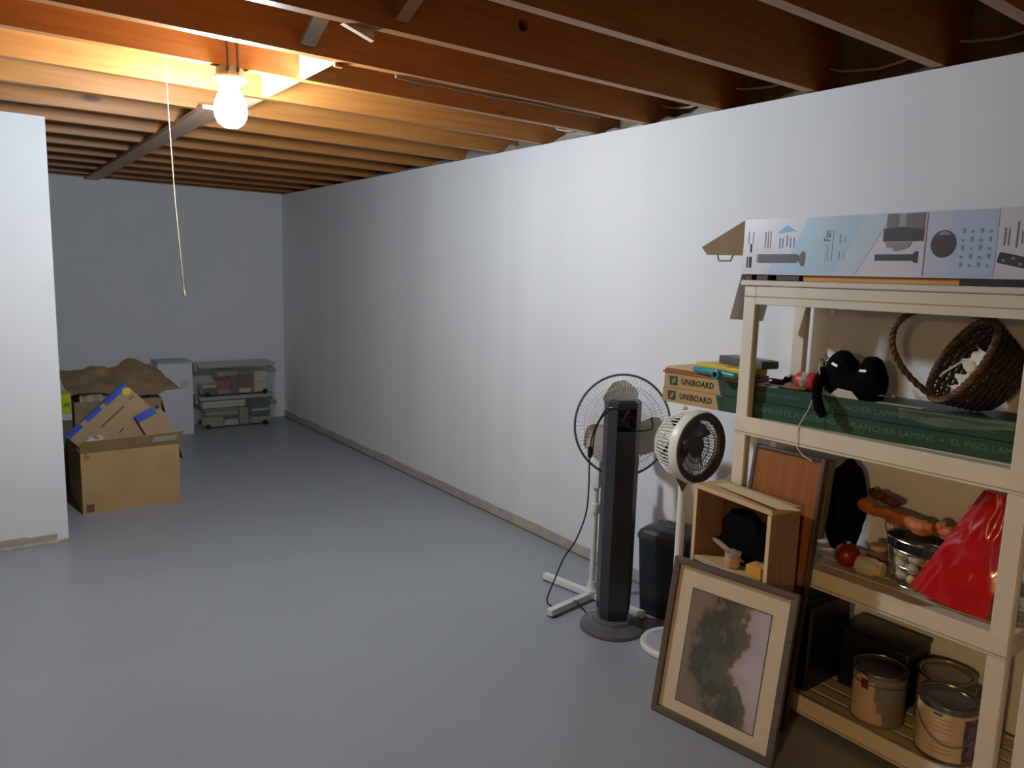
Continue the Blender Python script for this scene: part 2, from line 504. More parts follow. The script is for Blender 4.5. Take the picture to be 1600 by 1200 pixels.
# unseen warm bulb, added to account for the warm tint low on the shelves
added_lamp = thing('ceiling_light', 'unseen added warm bulb in the added hall behind the photographer', 'light', (XL - 1.1, -.92, -.07))
M_BULB2 = mat('bulb_glow_warm', (1, 1, 1, 1), .4, emit=(*WARM_COLOR, 1), estr=WARM_STRENGTH)
for c in list(lamp.children):
    if c.name.startswith('supply_cable'): continue
    d = c.copy(); COL.objects.link(d); d.parent = added_lamp
    if c.name.startswith('bulb'):
        d.data = c.data.copy(); d.data.materials.clear(); d.data.materials.append(M_BULB2); d['label'] = 'glowing amber bulb'

g = G(); g.lathe([(.010, 2.112), (.010, H + .31)], 12); obj('hanging_stem', g, MATS['box_steel'], added_lamp)

cord = thing('pull_cord', 'long thin pull cord hanging from the joist left of the bulb', 'cord', (.626, 2.873, 0))
g = G(); g.tube([(0, -.03, H + .03), (0, -.022, H + .01), (.0, 0, H - .004), (.004, 0, 1.95), (.016, 0, 1.65), (.036, 0, 1.34)], .0016, 6)
obj('string', g, mat('string_cotton', srgb(226, 206, 160), .8), cord, True)
g = G(); g.lathe([(0, 1.318), (.004, 1.322), (.0045, 1.332), (.0025, 1.342), (0, 1.344)], 10, T((.036, 0, 0)))
obj('bead', g, M_PALEWOOD, cord, True)
g = G(); g.tube([(0, -.034, H + .055), (0, -.05, H + .05), (0, -.05, H + .03), (0, -.034, H + .025)], .0015, 6)
obj('hook', g, M_INK, cord, True)

# ------------------------------------------------------------------ shelving units
FX, BXk = 2.16, 2.50
SH = [.0915, .530, .974, 1.437]          # tops of the four shelves
Y0, Y1 = .702, 1.606
def shelving(name, label, group):
    t = thing(name, label, 'shelving', (FX, Y0, 0), group=group)
    W = Y1 - Y0; D = BXk - FX
    for (px, py) in ((0, 0), (0, W - .05), (D - .04, 0), (D - .04, W - .05)):
        g = G()
        g.bx(px, px + .03, py, py + .05, 0, SH[3] - .012)
        obj('post', g.bevel(.004, 1), M_CREAM, t)
    for i, z in enumerate(SH):
        if i == 3:
            g = G(); g.bx(-.012, D + .004, -.008, W + .008, z - .018, z); obj('shelf_board', g.bevel(.003, 1), M_CREAM, t)
            g = G(); g.bx(-.003, .012, .05, W - .05, z - .080, z - .0185)
            g.bx(D - .012, D, .05, W - .05, z - .080, z - .0185)
        else:
            g = G()
            xs = [.010, .075, .140, .205, .270]
            for x in xs: g.bx(x, x + .050, .006, W - .006, z - .016, z - .004)
            for k in range(11):
                y = .006 + (W - .012) * k / 10
                g.bx(.012, .318, y - .009, y + .009, z - .022, z - .0165)
            obj('shelf_deck', g, M_CREAM, t)
            g = G(); g.bx(-.003, .009, .002, W - .002, z - .063, z)
            g.bx(D - .012, D, .002, W - .002, z - .063, z)
            g.bx(.009, D - .012, .002, .0055, z - .063, z); g.bx(.009, D - .012, W - .0055, W - .002, z - .063, z)
        obj('shelf_rim', g.bevel(.0015, 1), M_CREAM, t)
        g = G(); g.bx(-.0045, -.003, .004, W - .004, z - .055, z - .0515); obj('groove_line', g, mat('groove', srgb(176, 160, 132), .6), t)
    return t
u1 = shelving('shelving_unit', 'cream four-shelf storage unit with cartons, basket and paint cans against the long wall', 'cream shelving units')
u2 = u1.copy(); COL.objects.link(u2); u2.location = (FX, Y0 - .018 - (Y1 - Y0) - .02, 0)
u2['label'] = 'cream shelving unit whose single post shows at the lower right edge of the photo'
for c in list(u1.children):
    d = c.copy(); COL.objects.link(d); d.parent = u2

# boards lying on the top shelf under the fan carton
ZT = SH[3]
def board(name, x0, x1, y0, y1, z0, z1, mt, label, cat='board', group='boards on the top shelf'):
    o = obj(name, G().bx(-(x1 - x0) / 2, (x1 - x0) / 2, -(y1 - y0) / 2, (y1 - y0) / 2, 0, z1 - z0).bevel(.0015, 1), mt, loc=((x0 + x1) / 2, (y0 + y1) / 2, z0))
    return tag(o, label, cat, group)
M_OCHRE = wood_mat('ochre_wood', srgb(200, 150, 84), srgb(214, 164, 96), srgb(150, 96, 50), (20, 1.4, 20), knots=False)
board('wooden_board', 2.175, 2.30, .93, 1.40, ZT + .0005, ZT + .019, M_OCHRE, 'ochre wooden board under the middle of the tower fan carton')
board('dark_board', 2.165, 2.33, 1.405, 1.49, ZT + .0005, ZT + .019, mat('dark_strip', srgb(74, 62, 56), .6), 'short dark strip under the left part of the tower fan carton')
board('dark_board', 2.165, 2.33, 1.52, 1.565, ZT + .0005, ZT + .019, MATS['dark_strip'], 'small dark block second from the left under the tower fan carton')
board('dark_board', 2.168, 2.33, 1.585, 1.612, ZT + .0005, ZT + .019, MATS['dark_strip'], 'tiny dark block at the left end under the tower fan carton')
board('dark_board', 2.15, 2.32, .60, .918, ZT + .0005, ZT + .019, mat('black_strip', srgb(44, 38, 34), .5), 'long near-black board under the right end of the tower fan carton')

# ------------------------------------------------------------------ tower fan carton
ZC = ZT + .0195
BX0, BL, BD, BH = 2.158, 1.03, .20, .180
ct = thing('tower_fan_carton', 'long printed white and pale blue carton for a tower fan on the top shelf', 'box', (BX0, 1.62, ZC))
# local frame: x = into the shelf, y = -length ... front face looks to -X
g = G()
th = .003
g.bx(0, th, -BL, 0, 0, BH); g.bx(BD - th, BD, -BL, 0, 0, BH)
g.bx(th, BD - th, -BL, 0, 0, th); g.bx(th, BD - th, -BL, 0, BH - th, BH); g.bx(th, BD - th, -BL, -BL + th, th, BH - th)
M_CARTON = mat('carton_print', srgb(214, 210, 220), .35, srgb(220, 218, 226), 3)
obj('carton_body', g, M_CARTON, ct)
def dec(name, poly, mt, lift=.0005, parent=ct, z=0.0):
    g = G(); g.prism(poly, z, lift, FACE((-.0002, 0, 0)))
    return obj(name, g, mt, parent)
def rect(u0, u1, v0, v1): return [(u0, v0), (u1, v0), (u1, v1), (u0, v1)]
def lines(name, rects, mt, lift=.001):
    g = G(); F = FACE((-.0002, 0, 0))
    for r in rects: g.prism(rect(*r), 0, lift, F)
    return obj(name, g, mt, ct, kind='stuff')
M_BLUE1 = mat('print_pale_blue', srgb(180, 206, 224), .35); M_BLUE2 = mat('print_sky', srgb(186, 202, 226), .35)
M_BLUE3 = mat('print_blue', srgb(92, 170, 214), .35); M_PGREY = mat('print_grey', srgb(150, 150, 160), .4)
M_PDARK = mat('print_dark', srgb(74, 72, 76), .4); M_PBLUEDK = mat('print_blue_dark', srgb(120, 158, 200), .4)
dec('printed_panel', [(.150, .003), (.33, .003), (.43, .178), (.235, .178)], M_BLUE1)
dec('printed_panel', [(.33, .003), (.40, .003), (.50, .178), (.43, .178)], mat('print_pale2', srgb(198, 212, 224), .35))
dec('printed_panel', [(.09, .003), (.15, .003), (.165, .034), (.118, .034)], M_BLUE2)
dec('printed_panel', rect(.600, .660, .003, .177), mat('print_lav', srgb(200, 208, 224), .35))
dec('printed_panel', rect(.660, .775, .003, .177), M_BLUE2)
dec('printed_emblem', [(.129, .133), (.146, .133), (.185, .138), (.198, .135), (.162, .157)], M_BLUE3, .001)
lines('printed_lines', [(.017, .021, .022, .058), (.026, .036, .022, .058), (.028, .034, .072, .100)], M_INK)
lines('printed_lines', [(.018, .021, .10, .14), (.036, .038, .10, .14), (.083, .086, .085, .139), (.093, .096, .085, .139), (.103, .105, .085, .139)], M_PGREY)
lines('printed_lines', [(.137, .141, .084, .117), (.148, .151, .084, .117), (.162, .167, .090, .125), (.176, .179, .084, .117), (.189, .192, .084, .117)], M_PBLUEDK)
# picture of the fan on its side
dec('printed_fan', [(.063, .038), (.205, .038), (.214, .046), (.214, .058), (.205, .066), (.063, .066)], M_PDARK, .001)
dec('printed_fan', [(.214, .042), (.222, .028), (.232, .028), (.236, .05), (.232, .074), (.222, .074), (.214, .062)], mat('print_bronze', srgb(104, 88, 82), .35), .0012)
dec('printed_fan', [(.054, .040), (.062, .038), (.062, .066), (.054, .064)], M_PGREY, .001)
for (txt, v0, v1, bold) in (('tower', .046, .094, 0.0), ('Fan', .102, .139, .0012)):
    Mx = frame((-.0006, -.306, (v0 + v1) / 2), (0, 0, 1), (0, 1, 0))
    text_mesh(txt, .031 if txt == 'Fan' else .029, 'lettering', mat('print_navy', srgb(64, 78, 98), .4) if bold else M_PGREY, ct, Mx, bold * .5, label='dark lettering reading %s upward' % txt, sx=.78)
lines('printed_lines', [(.322, .3245, .045, .138), (.345, .349, .050, .075), (.345, .349, .095, .125), (.362, .364, .05, .07), (.362, .364, .10, .12)], M_PGREY)
# small room picture
dec('printed_picture', rect(.485, .59, .120, .177), mat('print_grey_mid', srgb(120, 118, 124), .4), .001)
dec('printed_picture', [(.478, .10), (.59, .10), (.59, .132), (.53, .140), (.478, .136)], M_PDARK, .0013)
dec('printed_picture', [(.484, .098), (.56, .098), (.552, .082), (.53, .075), (.512, .072), (.505, .084), (.492, .082)], mat('print_skin', srgb(150, 144, 146), .4), .0011)
dec('printed_picture', rect(.520, .540, .141, .177), mat('print_grey_light', srgb(164, 162, 168), .4), .0013)
dec('printed_picture', rect(.594, .598, .005, .177), mat('print_rose', srgb(190, 164, 166), .4), .001)
dec('printed_fan', [(.458, .046), (.566, .046), (.572, .04), (.58, .04), (.58, .072), (.572, .072), (.566, .064), (.458, .064)], M_PDARK, .001)
dec('printed_disc', [(.645 + .033 * math.cos(2 * PI * k / 28), .091 + .037 * math.sin(2 * PI * k / 28)) for k in range(28)], mat('print_olive', srgb(84, 78, 74), .4), .001)
dec('printed_disc', [(.645 + .024 * math.cos(a), .091 + .034 * math.sin(a)) for a in [PI * .25 + PI * .5 * k / 8 for k in range(9)]], M_PGREY, .0013)
L = []
for k in range(4):
    for j in range(5):
        L.append((.690 + .022 * k, .697 + .022 * k, .030 + .022 * j, .030 + .022 * j + (.007 if (k + j) % 2 else .013)))
lines('printed_lines', L, M_PBLUEDK)
lines('printed_lines', [(.79, .793, .085, .13), (.80, .802, .085, .13), (.818, .821, .08, .145), (.83, .832, .09, .12)], M_PGREY)
F = FACE((-.0002, 0, 0)) @ T((.785, .055, 0)) @ RZ(math.radians(-13))
g = G(); g.prism([(0, -.014), (.11, -.014), (.11, .014), (0, .014), (-.003, .01), (-.003, -.01)], 0, .001, F)
rm = obj('printed_remote', g, M_PDARK, ct)
g = G()
for k in range(4): g.prism([(.012 + .02 * k + .004 * math.cos(a), .005 * (1 if k % 2 else -1) + .004 * math.sin(a)) for a in [2 * PI * q / 10 for q in range(10)]], .001, .0014, F)
obj('printed_buttons', g, M_PGREY, rm)
# open end flaps: brown inside
def flap(name, pts, mt, parent, thick=.003):
    g = G()
    a, b, c, d = [Vector(p) for p in pts]
    g.grid(lambda u, v: (a.lerp(b, u)).lerp(d.lerp(c, u), v), 2, 2, thick)
    return obj(name, g, mt, parent)
flap('end_flap', [(.001, .001, BH - .001), (.001, .001, .062), (-.030, .128, .064), (-.034, .150, .090)], M_CARD2, ct)
g = G(); g.tube([(-.008, .035, .064), (-.012, .040, .044), (-.018, .085, .044), (-.020, .090, .064)], .0035, 6); obj('flap_tab', g, M_CARD, ct)
flap('end_flap', [(BD - .001, .002, .002), (BD - .001, .002, BH - .002), (BD + .02, .12, BH - .03), (BD + .02, .12, .03)], M_CARD, ct)

flap('end_flap', [(.004, .002, .0), (BD - .004, .002, .0), (BD - .004, .040, -.165), (.0, .036, -.155)], M_CARTON, ct)

# ------------------------------------------------------------------ laminate flooring cartons on the second shelf
ZS = SH[2] - .0035
M_UGREEN = mat('flooring_green', srgb(38, 70, 56), .4, srgb(44, 78, 62), 6)
M_UTEXT = mat('flooring_letter', srgb(84, 118, 98), .5)
def flooring(zz, dx, label, top, rows):
    RA = math.radians(4.0)
    t = thing('flooring_carton', label, 'box', (2.168 + dx, 1.952, zz), RA, 'laminate flooring cartons')
    Lb, Db, Hb = 1.22, .185, .0545
    g = G(); g.bx(0, Db, -Lb, -.27, 0, Hb); obj('carton_sleeve', g.bevel(.0012, 1), M_UGREEN, t)
    g = G(); g.bx(0.0005, Db, -.2698, 0, 0, Hb); obj('carton_end', g.bevel(.0012, 1), M_CARD, t)
    g = G(); g.prism([(.255, 0.001), (.2695, 0.001), (.2695, Hb - .001), (.240, Hb - .001)], 0, .001, FACE((.0004, 0, 0))); obj('printed_panel', g, M_UGREEN, t)
    text_mesh('UNIBOARD', .030, 'lettering', mat('uni_ink', srgb(52, 34, 28), .7), t, FACE((.0002, -.152, Hb * .5)), .0011, sx=.86, label='dark lettering reading UNIBOARD')
    g = G(); F = FACE((.0004, 0, 0))
    g.prism([(.028, .010), (.062, .010), (.062, .044), (.024, .044)], 0, .0008, F); lg = obj('printed_emblem', g, mat('emblem_green', srgb(46, 66, 34), .6), t)
    g = G(); g.prism([(.036, .014), (.050, .020), (.056, .034), (.050, .041), (.040, .030)], .0008, .0014, F); obj('emblem_leaf', g, mat('emblem_leaf', srgb(140, 128, 80), .6), lg)
    for (body, u, v, sz) in rows:
        text_mesh(body, sz, 'lettering', M_UTEXT, t, FACE((-.0002, -u, v)), 0, sx=1.1, label='pale green lettering on the carton side', align='LEFT')
    if top:
        for (a, b) in ((.30, .345), (.40, .47), (.64, .73), (.80, .93)):
            obj('worn_label', G().bx(.002, .03, -b, -a, Hb, Hb + .0012), mat('worn_white', srgb(206, 198, 180), .7), t)
    return t
fl1 = flooring(ZS, 0, 'lower green and brown laminate flooring carton on the second shelf', False,
         [('LAMINATE FLOORING  \u2022  PLANCHER LAMIN\u00c9  \u2022  EL PISO LAMINADO', .40, .030, .026)])
fl2 = flooring(ZS + .055, .006, 'upper green and brown laminate flooring carton stacked on another carton', True,
         [('LAMINATE FLOORING', .40, .030, .014), ('PLANCHER LAMINE  \u2022  PISO LAMINADO', .66, .026, .024)])
ZU = ZS + .055 + .055                       # top of the stack
def on_carton(y, d=0.0):                    # X of the carton front edge at a given Y
    return 2.174 + (1.952 - y) * math.tan(math.radians(4.0)) + d

# things on the overhanging end of the cartons
M_TAN = wood_mat('tan_strip', srgb(206, 166, 118), srgb(216, 178, 132), srgb(160, 110, 70), (20, 1.4, 20), knots=False)
M_RED = wood_mat('reddish_strip', srgb(150, 88, 62), srgb(166, 100, 72), srgb(110, 60, 40), (20, 1.4, 20), knots=False)
for k in range(3):
    o = obj('laminate_plank', G().bx(0, .17, -.36 + .02 * k, 0, 0, .0075).bevel(.001, 1), M_TAN if k == 2 else M_RED,
            loc=(on_carton(1.95, -.004 + .004 * k), 1.958 - .006 * k, ZU + .0003 + .0082 * k), rot=(0, 0, math.radians(4 - k)))
    tag(o, ['reddish laminate plank at the bottom of the short pile beside the teal tool', 'reddish laminate plank in the middle of the short pile beside the teal tool',
            'tan laminate plank on top of the short pile beside the teal tool'][k], 'plank', 'loose laminate planks')
ZP = ZU + .0255
yl = thing('yellow_package', 'yellow printed package lying on the flooring cartons beside the left post', 'package', (2.262, 1.725, ZP), math.radians(-8))
g = G(); g.bx(-.05, .06, -.13, .12, .0003, .022); g.bevel(.006, 2); obj('package_body', g, mat('pack_yellow', srgb(214, 186, 40), .45, srgb(200, 170, 36), 10), yl, True)
g = G(); g.bx(-.046, .03, -.12, -.02, .022, .0228); obj('printed_panel', g, mat('pack_print', srgb(96, 100, 60), .5, srgb(190, 180, 90), 40), yl)
gy = thing('grey_box', 'small dark grey box lying on top of the yellow package', 'box', (2.30, 1.67, ZP + .0225), math.radians(-12))
g = G(); g.bx(-.03, .05, -.10, .125, .0006, .028); g.bevel(.004, 2); obj('box_body', g, mat('slate', srgb(82, 84, 88), .5), gy, True)
g = G(); g.bx(-.028, .048, -.08, .06, .0283, .0296); obj('printed_panel', g, mat('slate_print', srgb(120, 128, 108), .5, srgb(176, 180, 168), 60), gy)
tt = thing('teal_caulking_tool', 'teal plastic tool with a round socket lying in front of the yellow package', 'tool', (2.172, 1.72, ZU + .010), math.radians(-4))
M_TEAL = mat('teal_plastic', srgb(48, 138, 150), .35)
g = G(); g.tube([(0, .095, .018), (0, .085, .018), (0, -.02, .018), (0, -.10, .016)], [.008, .0135, .0135, .011], 14); obj('handle', g, M_TEAL, tt, True)
g = G(); g.lathe([(.010, -.024), (.017, -.022), (.017, .012), (.010, .012), (.010, -.024)], 18, T((-.004, -.03, .014)) @ RY(PI / 2)); obj('socket', g, M_TEAL, tt, True)
g = G(); g.lathe([(.0098, -.012), (0.0, -.012)], 18, T((-.004, -.03, .014)) @ RY(PI / 2)); obj('socket_hole', g, M_INK, tt)

# ragged black brush and rods behind the post
br = thing('black_brush', 'small ragged black brush lying just right of the front left post', 'brush', (2.27, 1.50, ZU), 0)
g = G(); g.tube([(0, .05, .012), (0, -.0, .012)], .011, 10); obj('brush_block', g, M_BLACKPL, br, True)
g = G()
for k in range(60):
    a = random.uniform(-.6, .6); b = random.uniform(-.7, .7); L = random.uniform(.02, .034)
    p = Vector((random.uniform(-.008, .008), random.uniform(-.012, .012), .014)); g.tube([p, p + Vector((math.sin(a) * L, -math.cos(b) * L * .7, abs(math.sin(b)) * L + .006))], [.0016, .0007], 4)
obj('bristles', g, M_BLACKCLOTH, br, kind='stuff')
rod = thing('metal_rod', 'thin chrome rod with wooden grip lying on the upper flooring carton', 'rod', (on_carton(1.53, .012), 1.53, ZU + .0056))
g = G(); g.tube([(0, .0, 0), (.01, -.06, 0)], .0045, 10); obj('shaft', g, M_CHROME, rod, True)
g = G(); g.tube([(.01, -.06, 0), (.013, -.085, .001), (.02, -.13, .001), (.022, -.137, .001)], [.0045, .007, .0065, .003], 10); obj('grip', g, M_RED, rod, True)
rod2 = thing('metal_rod', 'thin chrome rod lying between the black bag and the wicker basket', 'rod', (on_carton(1.22, .004), 1.225, ZU + .02))
g = G(); g.tube([(0, 0, 0), (.02, -.11, .003)], .003, 8); obj('shaft', g, M_CHROME, rod2, True)
g = G(); g.tube([(.02, -.11, .003), (.021, -.118, .003)], .006, 10); obj('tip', g, M_GREYPL, rod2, True)

# roll of red and green tape
tp = thing('tape_roll', 'red and green packaged roll standing left of the black bag', 'roll', (2.262, 1.405, ZU), 0)
g = G(); g.lathe([(.014, -.03), (.028, -.032), (.030, -.028), (.030, .028), (.028, .032), (.014, .03), (.014, -.03)], 26, T((0, 0, .0305)) @ RX(PI / 2)); obj('roll_body', g, mat('tape_red', srgb(196, 58, 44), .4, srgb(180, 46, 36), 20), tp, True)
g = G(); g.lathe([(.0305, -.012), (.0305, .010), (.0302, .0101), (.0302, -.0121), (.0305, -.012)], 26, T((0, 0, .0305)) @ RX(PI / 2)); obj('label_band', g, mat('tape_label', srgb(210, 190, 160), .5, srgb(70, 110, 70), 40), tp, True)
sp = thing('sprig', 'small grey green sprig sticking out behind the black bag', 'sprig', (2.31, 1.37, ZU))
g = G(); g.tube([(0, 0, 0), (0.005, .004, .06), (0, .012, .10)], .002, 5); obj('stem', g, mat('stem_green', srgb(80, 92, 70), .8), sp)
g = G()
for k in range(9):
    a = k * 2.4; p = Vector((.0, .008, .06 + .006 * k)); q = p + Vector((math.cos(a) * .02, math.sin(a) * .02, .012))
    g.tube([p, p.lerp(q, .5), q], [.001, .0045, .0008], 5)
obj('leaves', g, mat('leaf_grey', srgb(96, 108, 84), .8), sp, kind='stuff')

# black soft bag with two lobes
bg = thing('black_fabric_bag', 'soft black fabric bag with two rounded lobes slumped on the flooring carton', 'bag', (2.268, 1.255, ZU), math.radians(-4))
g = G()
def lobe(c, r, sq=.0):
    g2 = G(); g2.ball((0, 0, 0), (1, 1, 1), 22, 14)
    for v in g2.bm.verts:
        n = noise.noise(Vector(v.co) * 2.1 + Vector(c) * 9) * .10 + noise.noise(Vector(v.co) * 5 + Vector(c) * 5) * .04
        v.co = Vector((c[0] + v.co.x * r[0] * (1 + n), c[1] + v.co.y * r[1] * (1 + n), max(.001, c[2] + v.co.z * r[2] * (1 + n))))
    tmp = bpy.data.meshes.new('t'); g2.bm.to_mesh(tmp); g2.bm.free(); g.bm.from_mesh(tmp); bpy.data.meshes.remove(tmp)
lobe((0, .035, .060), (.045, .058, .082)); lobe((.005, -.060, .052), (.045, .050, .082)); lobe((0, -.01, .035), (.052, .105, .050))
obj('bag_body', g, M_BLACKCLOTH, bg, True, ang=80)
g = G(); g.tube([(-.02, .085, .075), (-.050, .080, .050), (-.075, .070, .020), (-.094, .055, -.005), (-.100, .040, -.035), (-.099, .022, -.060)], [.018, .017, .016, .015, .016, .013], 10)
for v in g.bm.verts: pass
obj('strap', g, M_BLACKCLOTH, bg, True)
for (yy, zz, a) in ((.035, .100, .35), (-.062, .092, -.05)):
    g = G(); g.box((0, 0, 0), (.003, .024, .008)); g.bevel(.001, 1); obj('white_tag', g, M_WHITEPL, bg, loc=(-.047, yy, zz), rot=(a, .3, 0))
g = G(); g.tube([(-.03, .098, .095), (-.052, .085, .080), (-.060, .072, .050), (-.058, .076, .024)], .0022, 6); obj('piping_cord', g, mat('cord_cream', srgb(214, 208, 190), .6), bg, True)
wc = thing('hanging_string', 'thin white cord hanging over the cartons and the second shelf edge', 'cord', (2.19, 1.33, ZU))
g = G(); g.tube([(.03, -.015, .004), (.008, -.008, .003), (-.006, .0, -.004), (-.013, .012, -.05), (-.035, .026, -.10), (-.038, .028, -.14), (-.036, .024, -.175), (-.036, .0, -.195), (-.034, -.03, -.205)], .0016, 6); obj('string', g, mat('string_white', srgb(222, 216, 200), .6), wc, True)
pp = obj('folded_card', G().prism([(0, 0), (.10, 0), (.085, .03), (.04, .035)], 0, .002, frame((0, 0, 0), (0, -1, 0), (-.55, 0, .8))), M_WHITEPL, loc=(on_carton(1.30, .006), 1.305, ZU + .001))
tag(pp, 'small white folded card under the front of the black bag', 'card')

# ------------------------------------------------------------------ wicker basket
AX = Vector((-.60, .62, .46)).normalized()
BC = Vector((2.318, .962, 1.227))
bz = AX; bxv = Vector((.25, -.55, .75)); bxv = (bxv - bz * bxv.dot(bz)).normalized()
MB_ = frame(BC, bxv, bz.cross(bxv)) @ Matrix.Diagonal((1.07, 1.07, 1.07, 1))
bk = thing('wicker_basket', 'dark brown wicker basket with hoop handle tipped on its side on the second shelf', 'basket', M=MB_)
M_WICK = mat('wicker', srgb(66, 46, 32), .6, srgb(40, 30, 22), 30, bump=.3); M_WICKL = mat('wicker_light', srgb(116, 84, 58), .6, srgb(74, 52, 36), 40)
g = G(); NR = 15; NS = 20
for i in range(NR):
    t = i / (NR - 1); z = -.115 + .105 * t; r = .082 + .040 * t ** .7
    pts = []
    for k in range(NS * 4):
        a = 2 * PI * k / (NS * 4)
        rr = r + .0045 * math.cos(a * NS / 2 * 1.0 + (PI if i % 2 else 0)) 
        pts.append((rr * math.cos(a), rr * math.sin(a), z + .001 * math.sin(a * 7 + i)))
    g.tube(pts, .0042, 6, closed=True)
obj('woven_side', g, M_WICK, bk, True, kind='stuff')
g = G()
for k in range(NS):
    a = 2 * PI * k / NS
    g.tube([(.082 * math.cos(a), .082 * math.sin(a), -.117), (.104 * math.cos(a), .104 * math.sin(a), -.07), (.122 * math.cos(a), .122 * math.sin(a), -.006)], .003, 6)
obj('stakes', g, M_WICK, bk, True, kind='stuff')
g = G()
for k in range(8):
    r = .084 - .0105 * k; g.tube([(r * math.cos(2 * PI * q / 24), r * math.sin(2 * PI * q / 24), -.117) for q in range(24)], .0055, 6, closed=True)
obj('woven_base', g, M_WICK, bk, True, kind='stuff')
def rope(path, R_, r, turns, ph, closed=False):
    out = []; N = len(path)
    for i, p in enumerate(path):
        t = (path[(i + 1) % N] - path[i - 1]) if closed or 0 < i < N - 1 else (path[min(i + 1, N - 1)] - path[max(i - 1, 0)])
        t.normalize(); a = t.orthogonal().normalized()
        ref = Vector((0, 1, 0)) if abs(t.y) < .9 else Vector((1, 0, 0)); a = t.cross(ref).normalized(); b = t.cross(a)
        q = 2 * PI * turns * i / N + ph
        out.append(p + (a * math.cos(q) + b * math.sin(q)) * R_)
    return out
rimp = [Vector((.125 * math.cos(2 * PI * k / 96), .125 * math.sin(2 * PI * k / 96), 0)) for k in range(96)]
g = G()
for ph in (0, 2.1, 4.2): g.tube(rope(rimp, .005, 0, 18, ph, True), .005, 6, closed=True)
obj('rim', g, M_WICKL, bk, True)
hp = []
for k in range(61):
    a = PI * k / 60; hp.append(Vector((.122 * math.cos(a), .012 * math.sin(a), 0.19 * math.sin(a) - .03 * (1 - math.sin(a)))))
g = G()
for ph in (0, 2.1, 4.2): g.tube(rope(hp, .005, 0, 9, ph), .0048, 6)
obj('handle', g, M_WICKL, bk, True)
cl = thing('white_cloth', 'crumpled white cloth lying inside the wicker basket', 'cloth', M=MB_ @ T((-.02, 0, -.075)))
g = G(); g.grid(lambda u, v: ((u - .5) * .13, (v - .5) * .13, .02 + .05 * noise.noise((u * 3.5, v * 3.5, 2)) + .02 * noise.noise((u * 9, v * 9, 5))), 22, 22, .001)
obj('cloth_sheet', g, mat('cloth_white', srgb(226, 220, 206), .9), cl, True, ang=80)
g = G(); g.tube([(.02, .05, .05), (-.04, .03, .08), (-.05, .025, .083)], [.003, .003, .001], 6); obj('cloth_tie', g, MATS['cloth_white'], cl, True)

# pale cloth strip draped over the carton in front of the basket
o = obj('plastic_wrap', G().grid(lambda u, v: (on_carton(1.08 - .36 * u) - .006 - .004 * math.sin(u * 14 + v * 3) - (.010 if v < .5 else 0), 1.08 - .36 * u, ZU + .003 - .045 * (abs(v - .25)) - .012 * math.sin(u * 5) * v), 24, 6, .0008),
        sheer_mat('wrap_green', srgb(120, 146, 128), .35, .2), smooth=True)
tag(o, 'crinkled clear greenish plastic wrap along the carton edge below the basket', 'plastic wrap')

# ------------------------------------------------------------------ third shelf
Z3 = SH[1] - .0035
# dark drawstring bag in the back left corner
o = G(); o.ball((0, 0, 0), (1, 1, 1), 20, 14)
for v in o.bm.verts:
    n = noise.noise(Vector(v.co) * 1.9) * .16; c = v.co
    v.co = Vector((c.x * .070 * (1 + n), c.y * .065 * (1 + n), max(.0, .155 + c.z * .165 * (1 + n))))
tag(obj('dark_bag', o, mat('dark_violet', srgb(16, 13, 15), .9, spec=.1), smooth=True, ang=80, loc=(2.405, 1.315, Z3 + .001)), 'tall dark cloth bag standing at the back left of the third shelf', 'bag')
# red ball ornament, pink jars
rb = thing('red_ornament', 'round dark red ball ornament on the third shelf beside pale jars', 'ornament', (2.278, 1.222, Z3))
g = G(); g.ball((0, 0, .040), .040, 24, 16); obj('ball', g, mat('red_gloss', srgb(150, 34, 30), .35, srgb(120, 26, 24), 8), rb, True)
g = G(); g.lathe([(.010, .078), (.010, .088), (.0, .088)], 12); obj('cap', g, M_CHROME, rb, True)
def jar(x, y, r, hh, mt, label, tilt=0):
    t = thing('pale_jar', label, 'jar', M=T((x, y, Z3 + (r if tilt else 0) + .0006)) @ (RX(tilt) if tilt else Matrix.Identity(4)))
    z0 = -hh * .5 if tilt else 0
    g = G(); g.lathe([(r * .8, z0), (r, z0 + .006), (r, z0 + hh * .7), (r * .75, z0 + hh * .86), (r * .7, z0 + hh)], 24); obj('jar_body', g, mt, t, True)
    g = G(); g.lathe([(r * .74, z0 + hh * .9), (r * .76, z0 + hh * .92), (r * .76, z0 + hh * 1.08), (r * .7, z0 + hh * 1.1), (0, z0 + hh * 1.1)], 24); obj('lid', g, M_PALEWOOD, t, True)
M_JAR = mat('jar_pink', srgb(206, 176, 160), .4, srgb(196, 190, 180), 9)
jar(2.265, 1.140, .030, .075, M_JAR, 'pale pink jar lying on its side at the front of the third shelf', PI / 2 * .98)
jar(2.340, 1.155, .034, .075, mat('jar_mauve', srgb(150, 126, 124), .5, srgb(130, 110, 112), 9), 'mauve jar standing behind the pale pink jar')
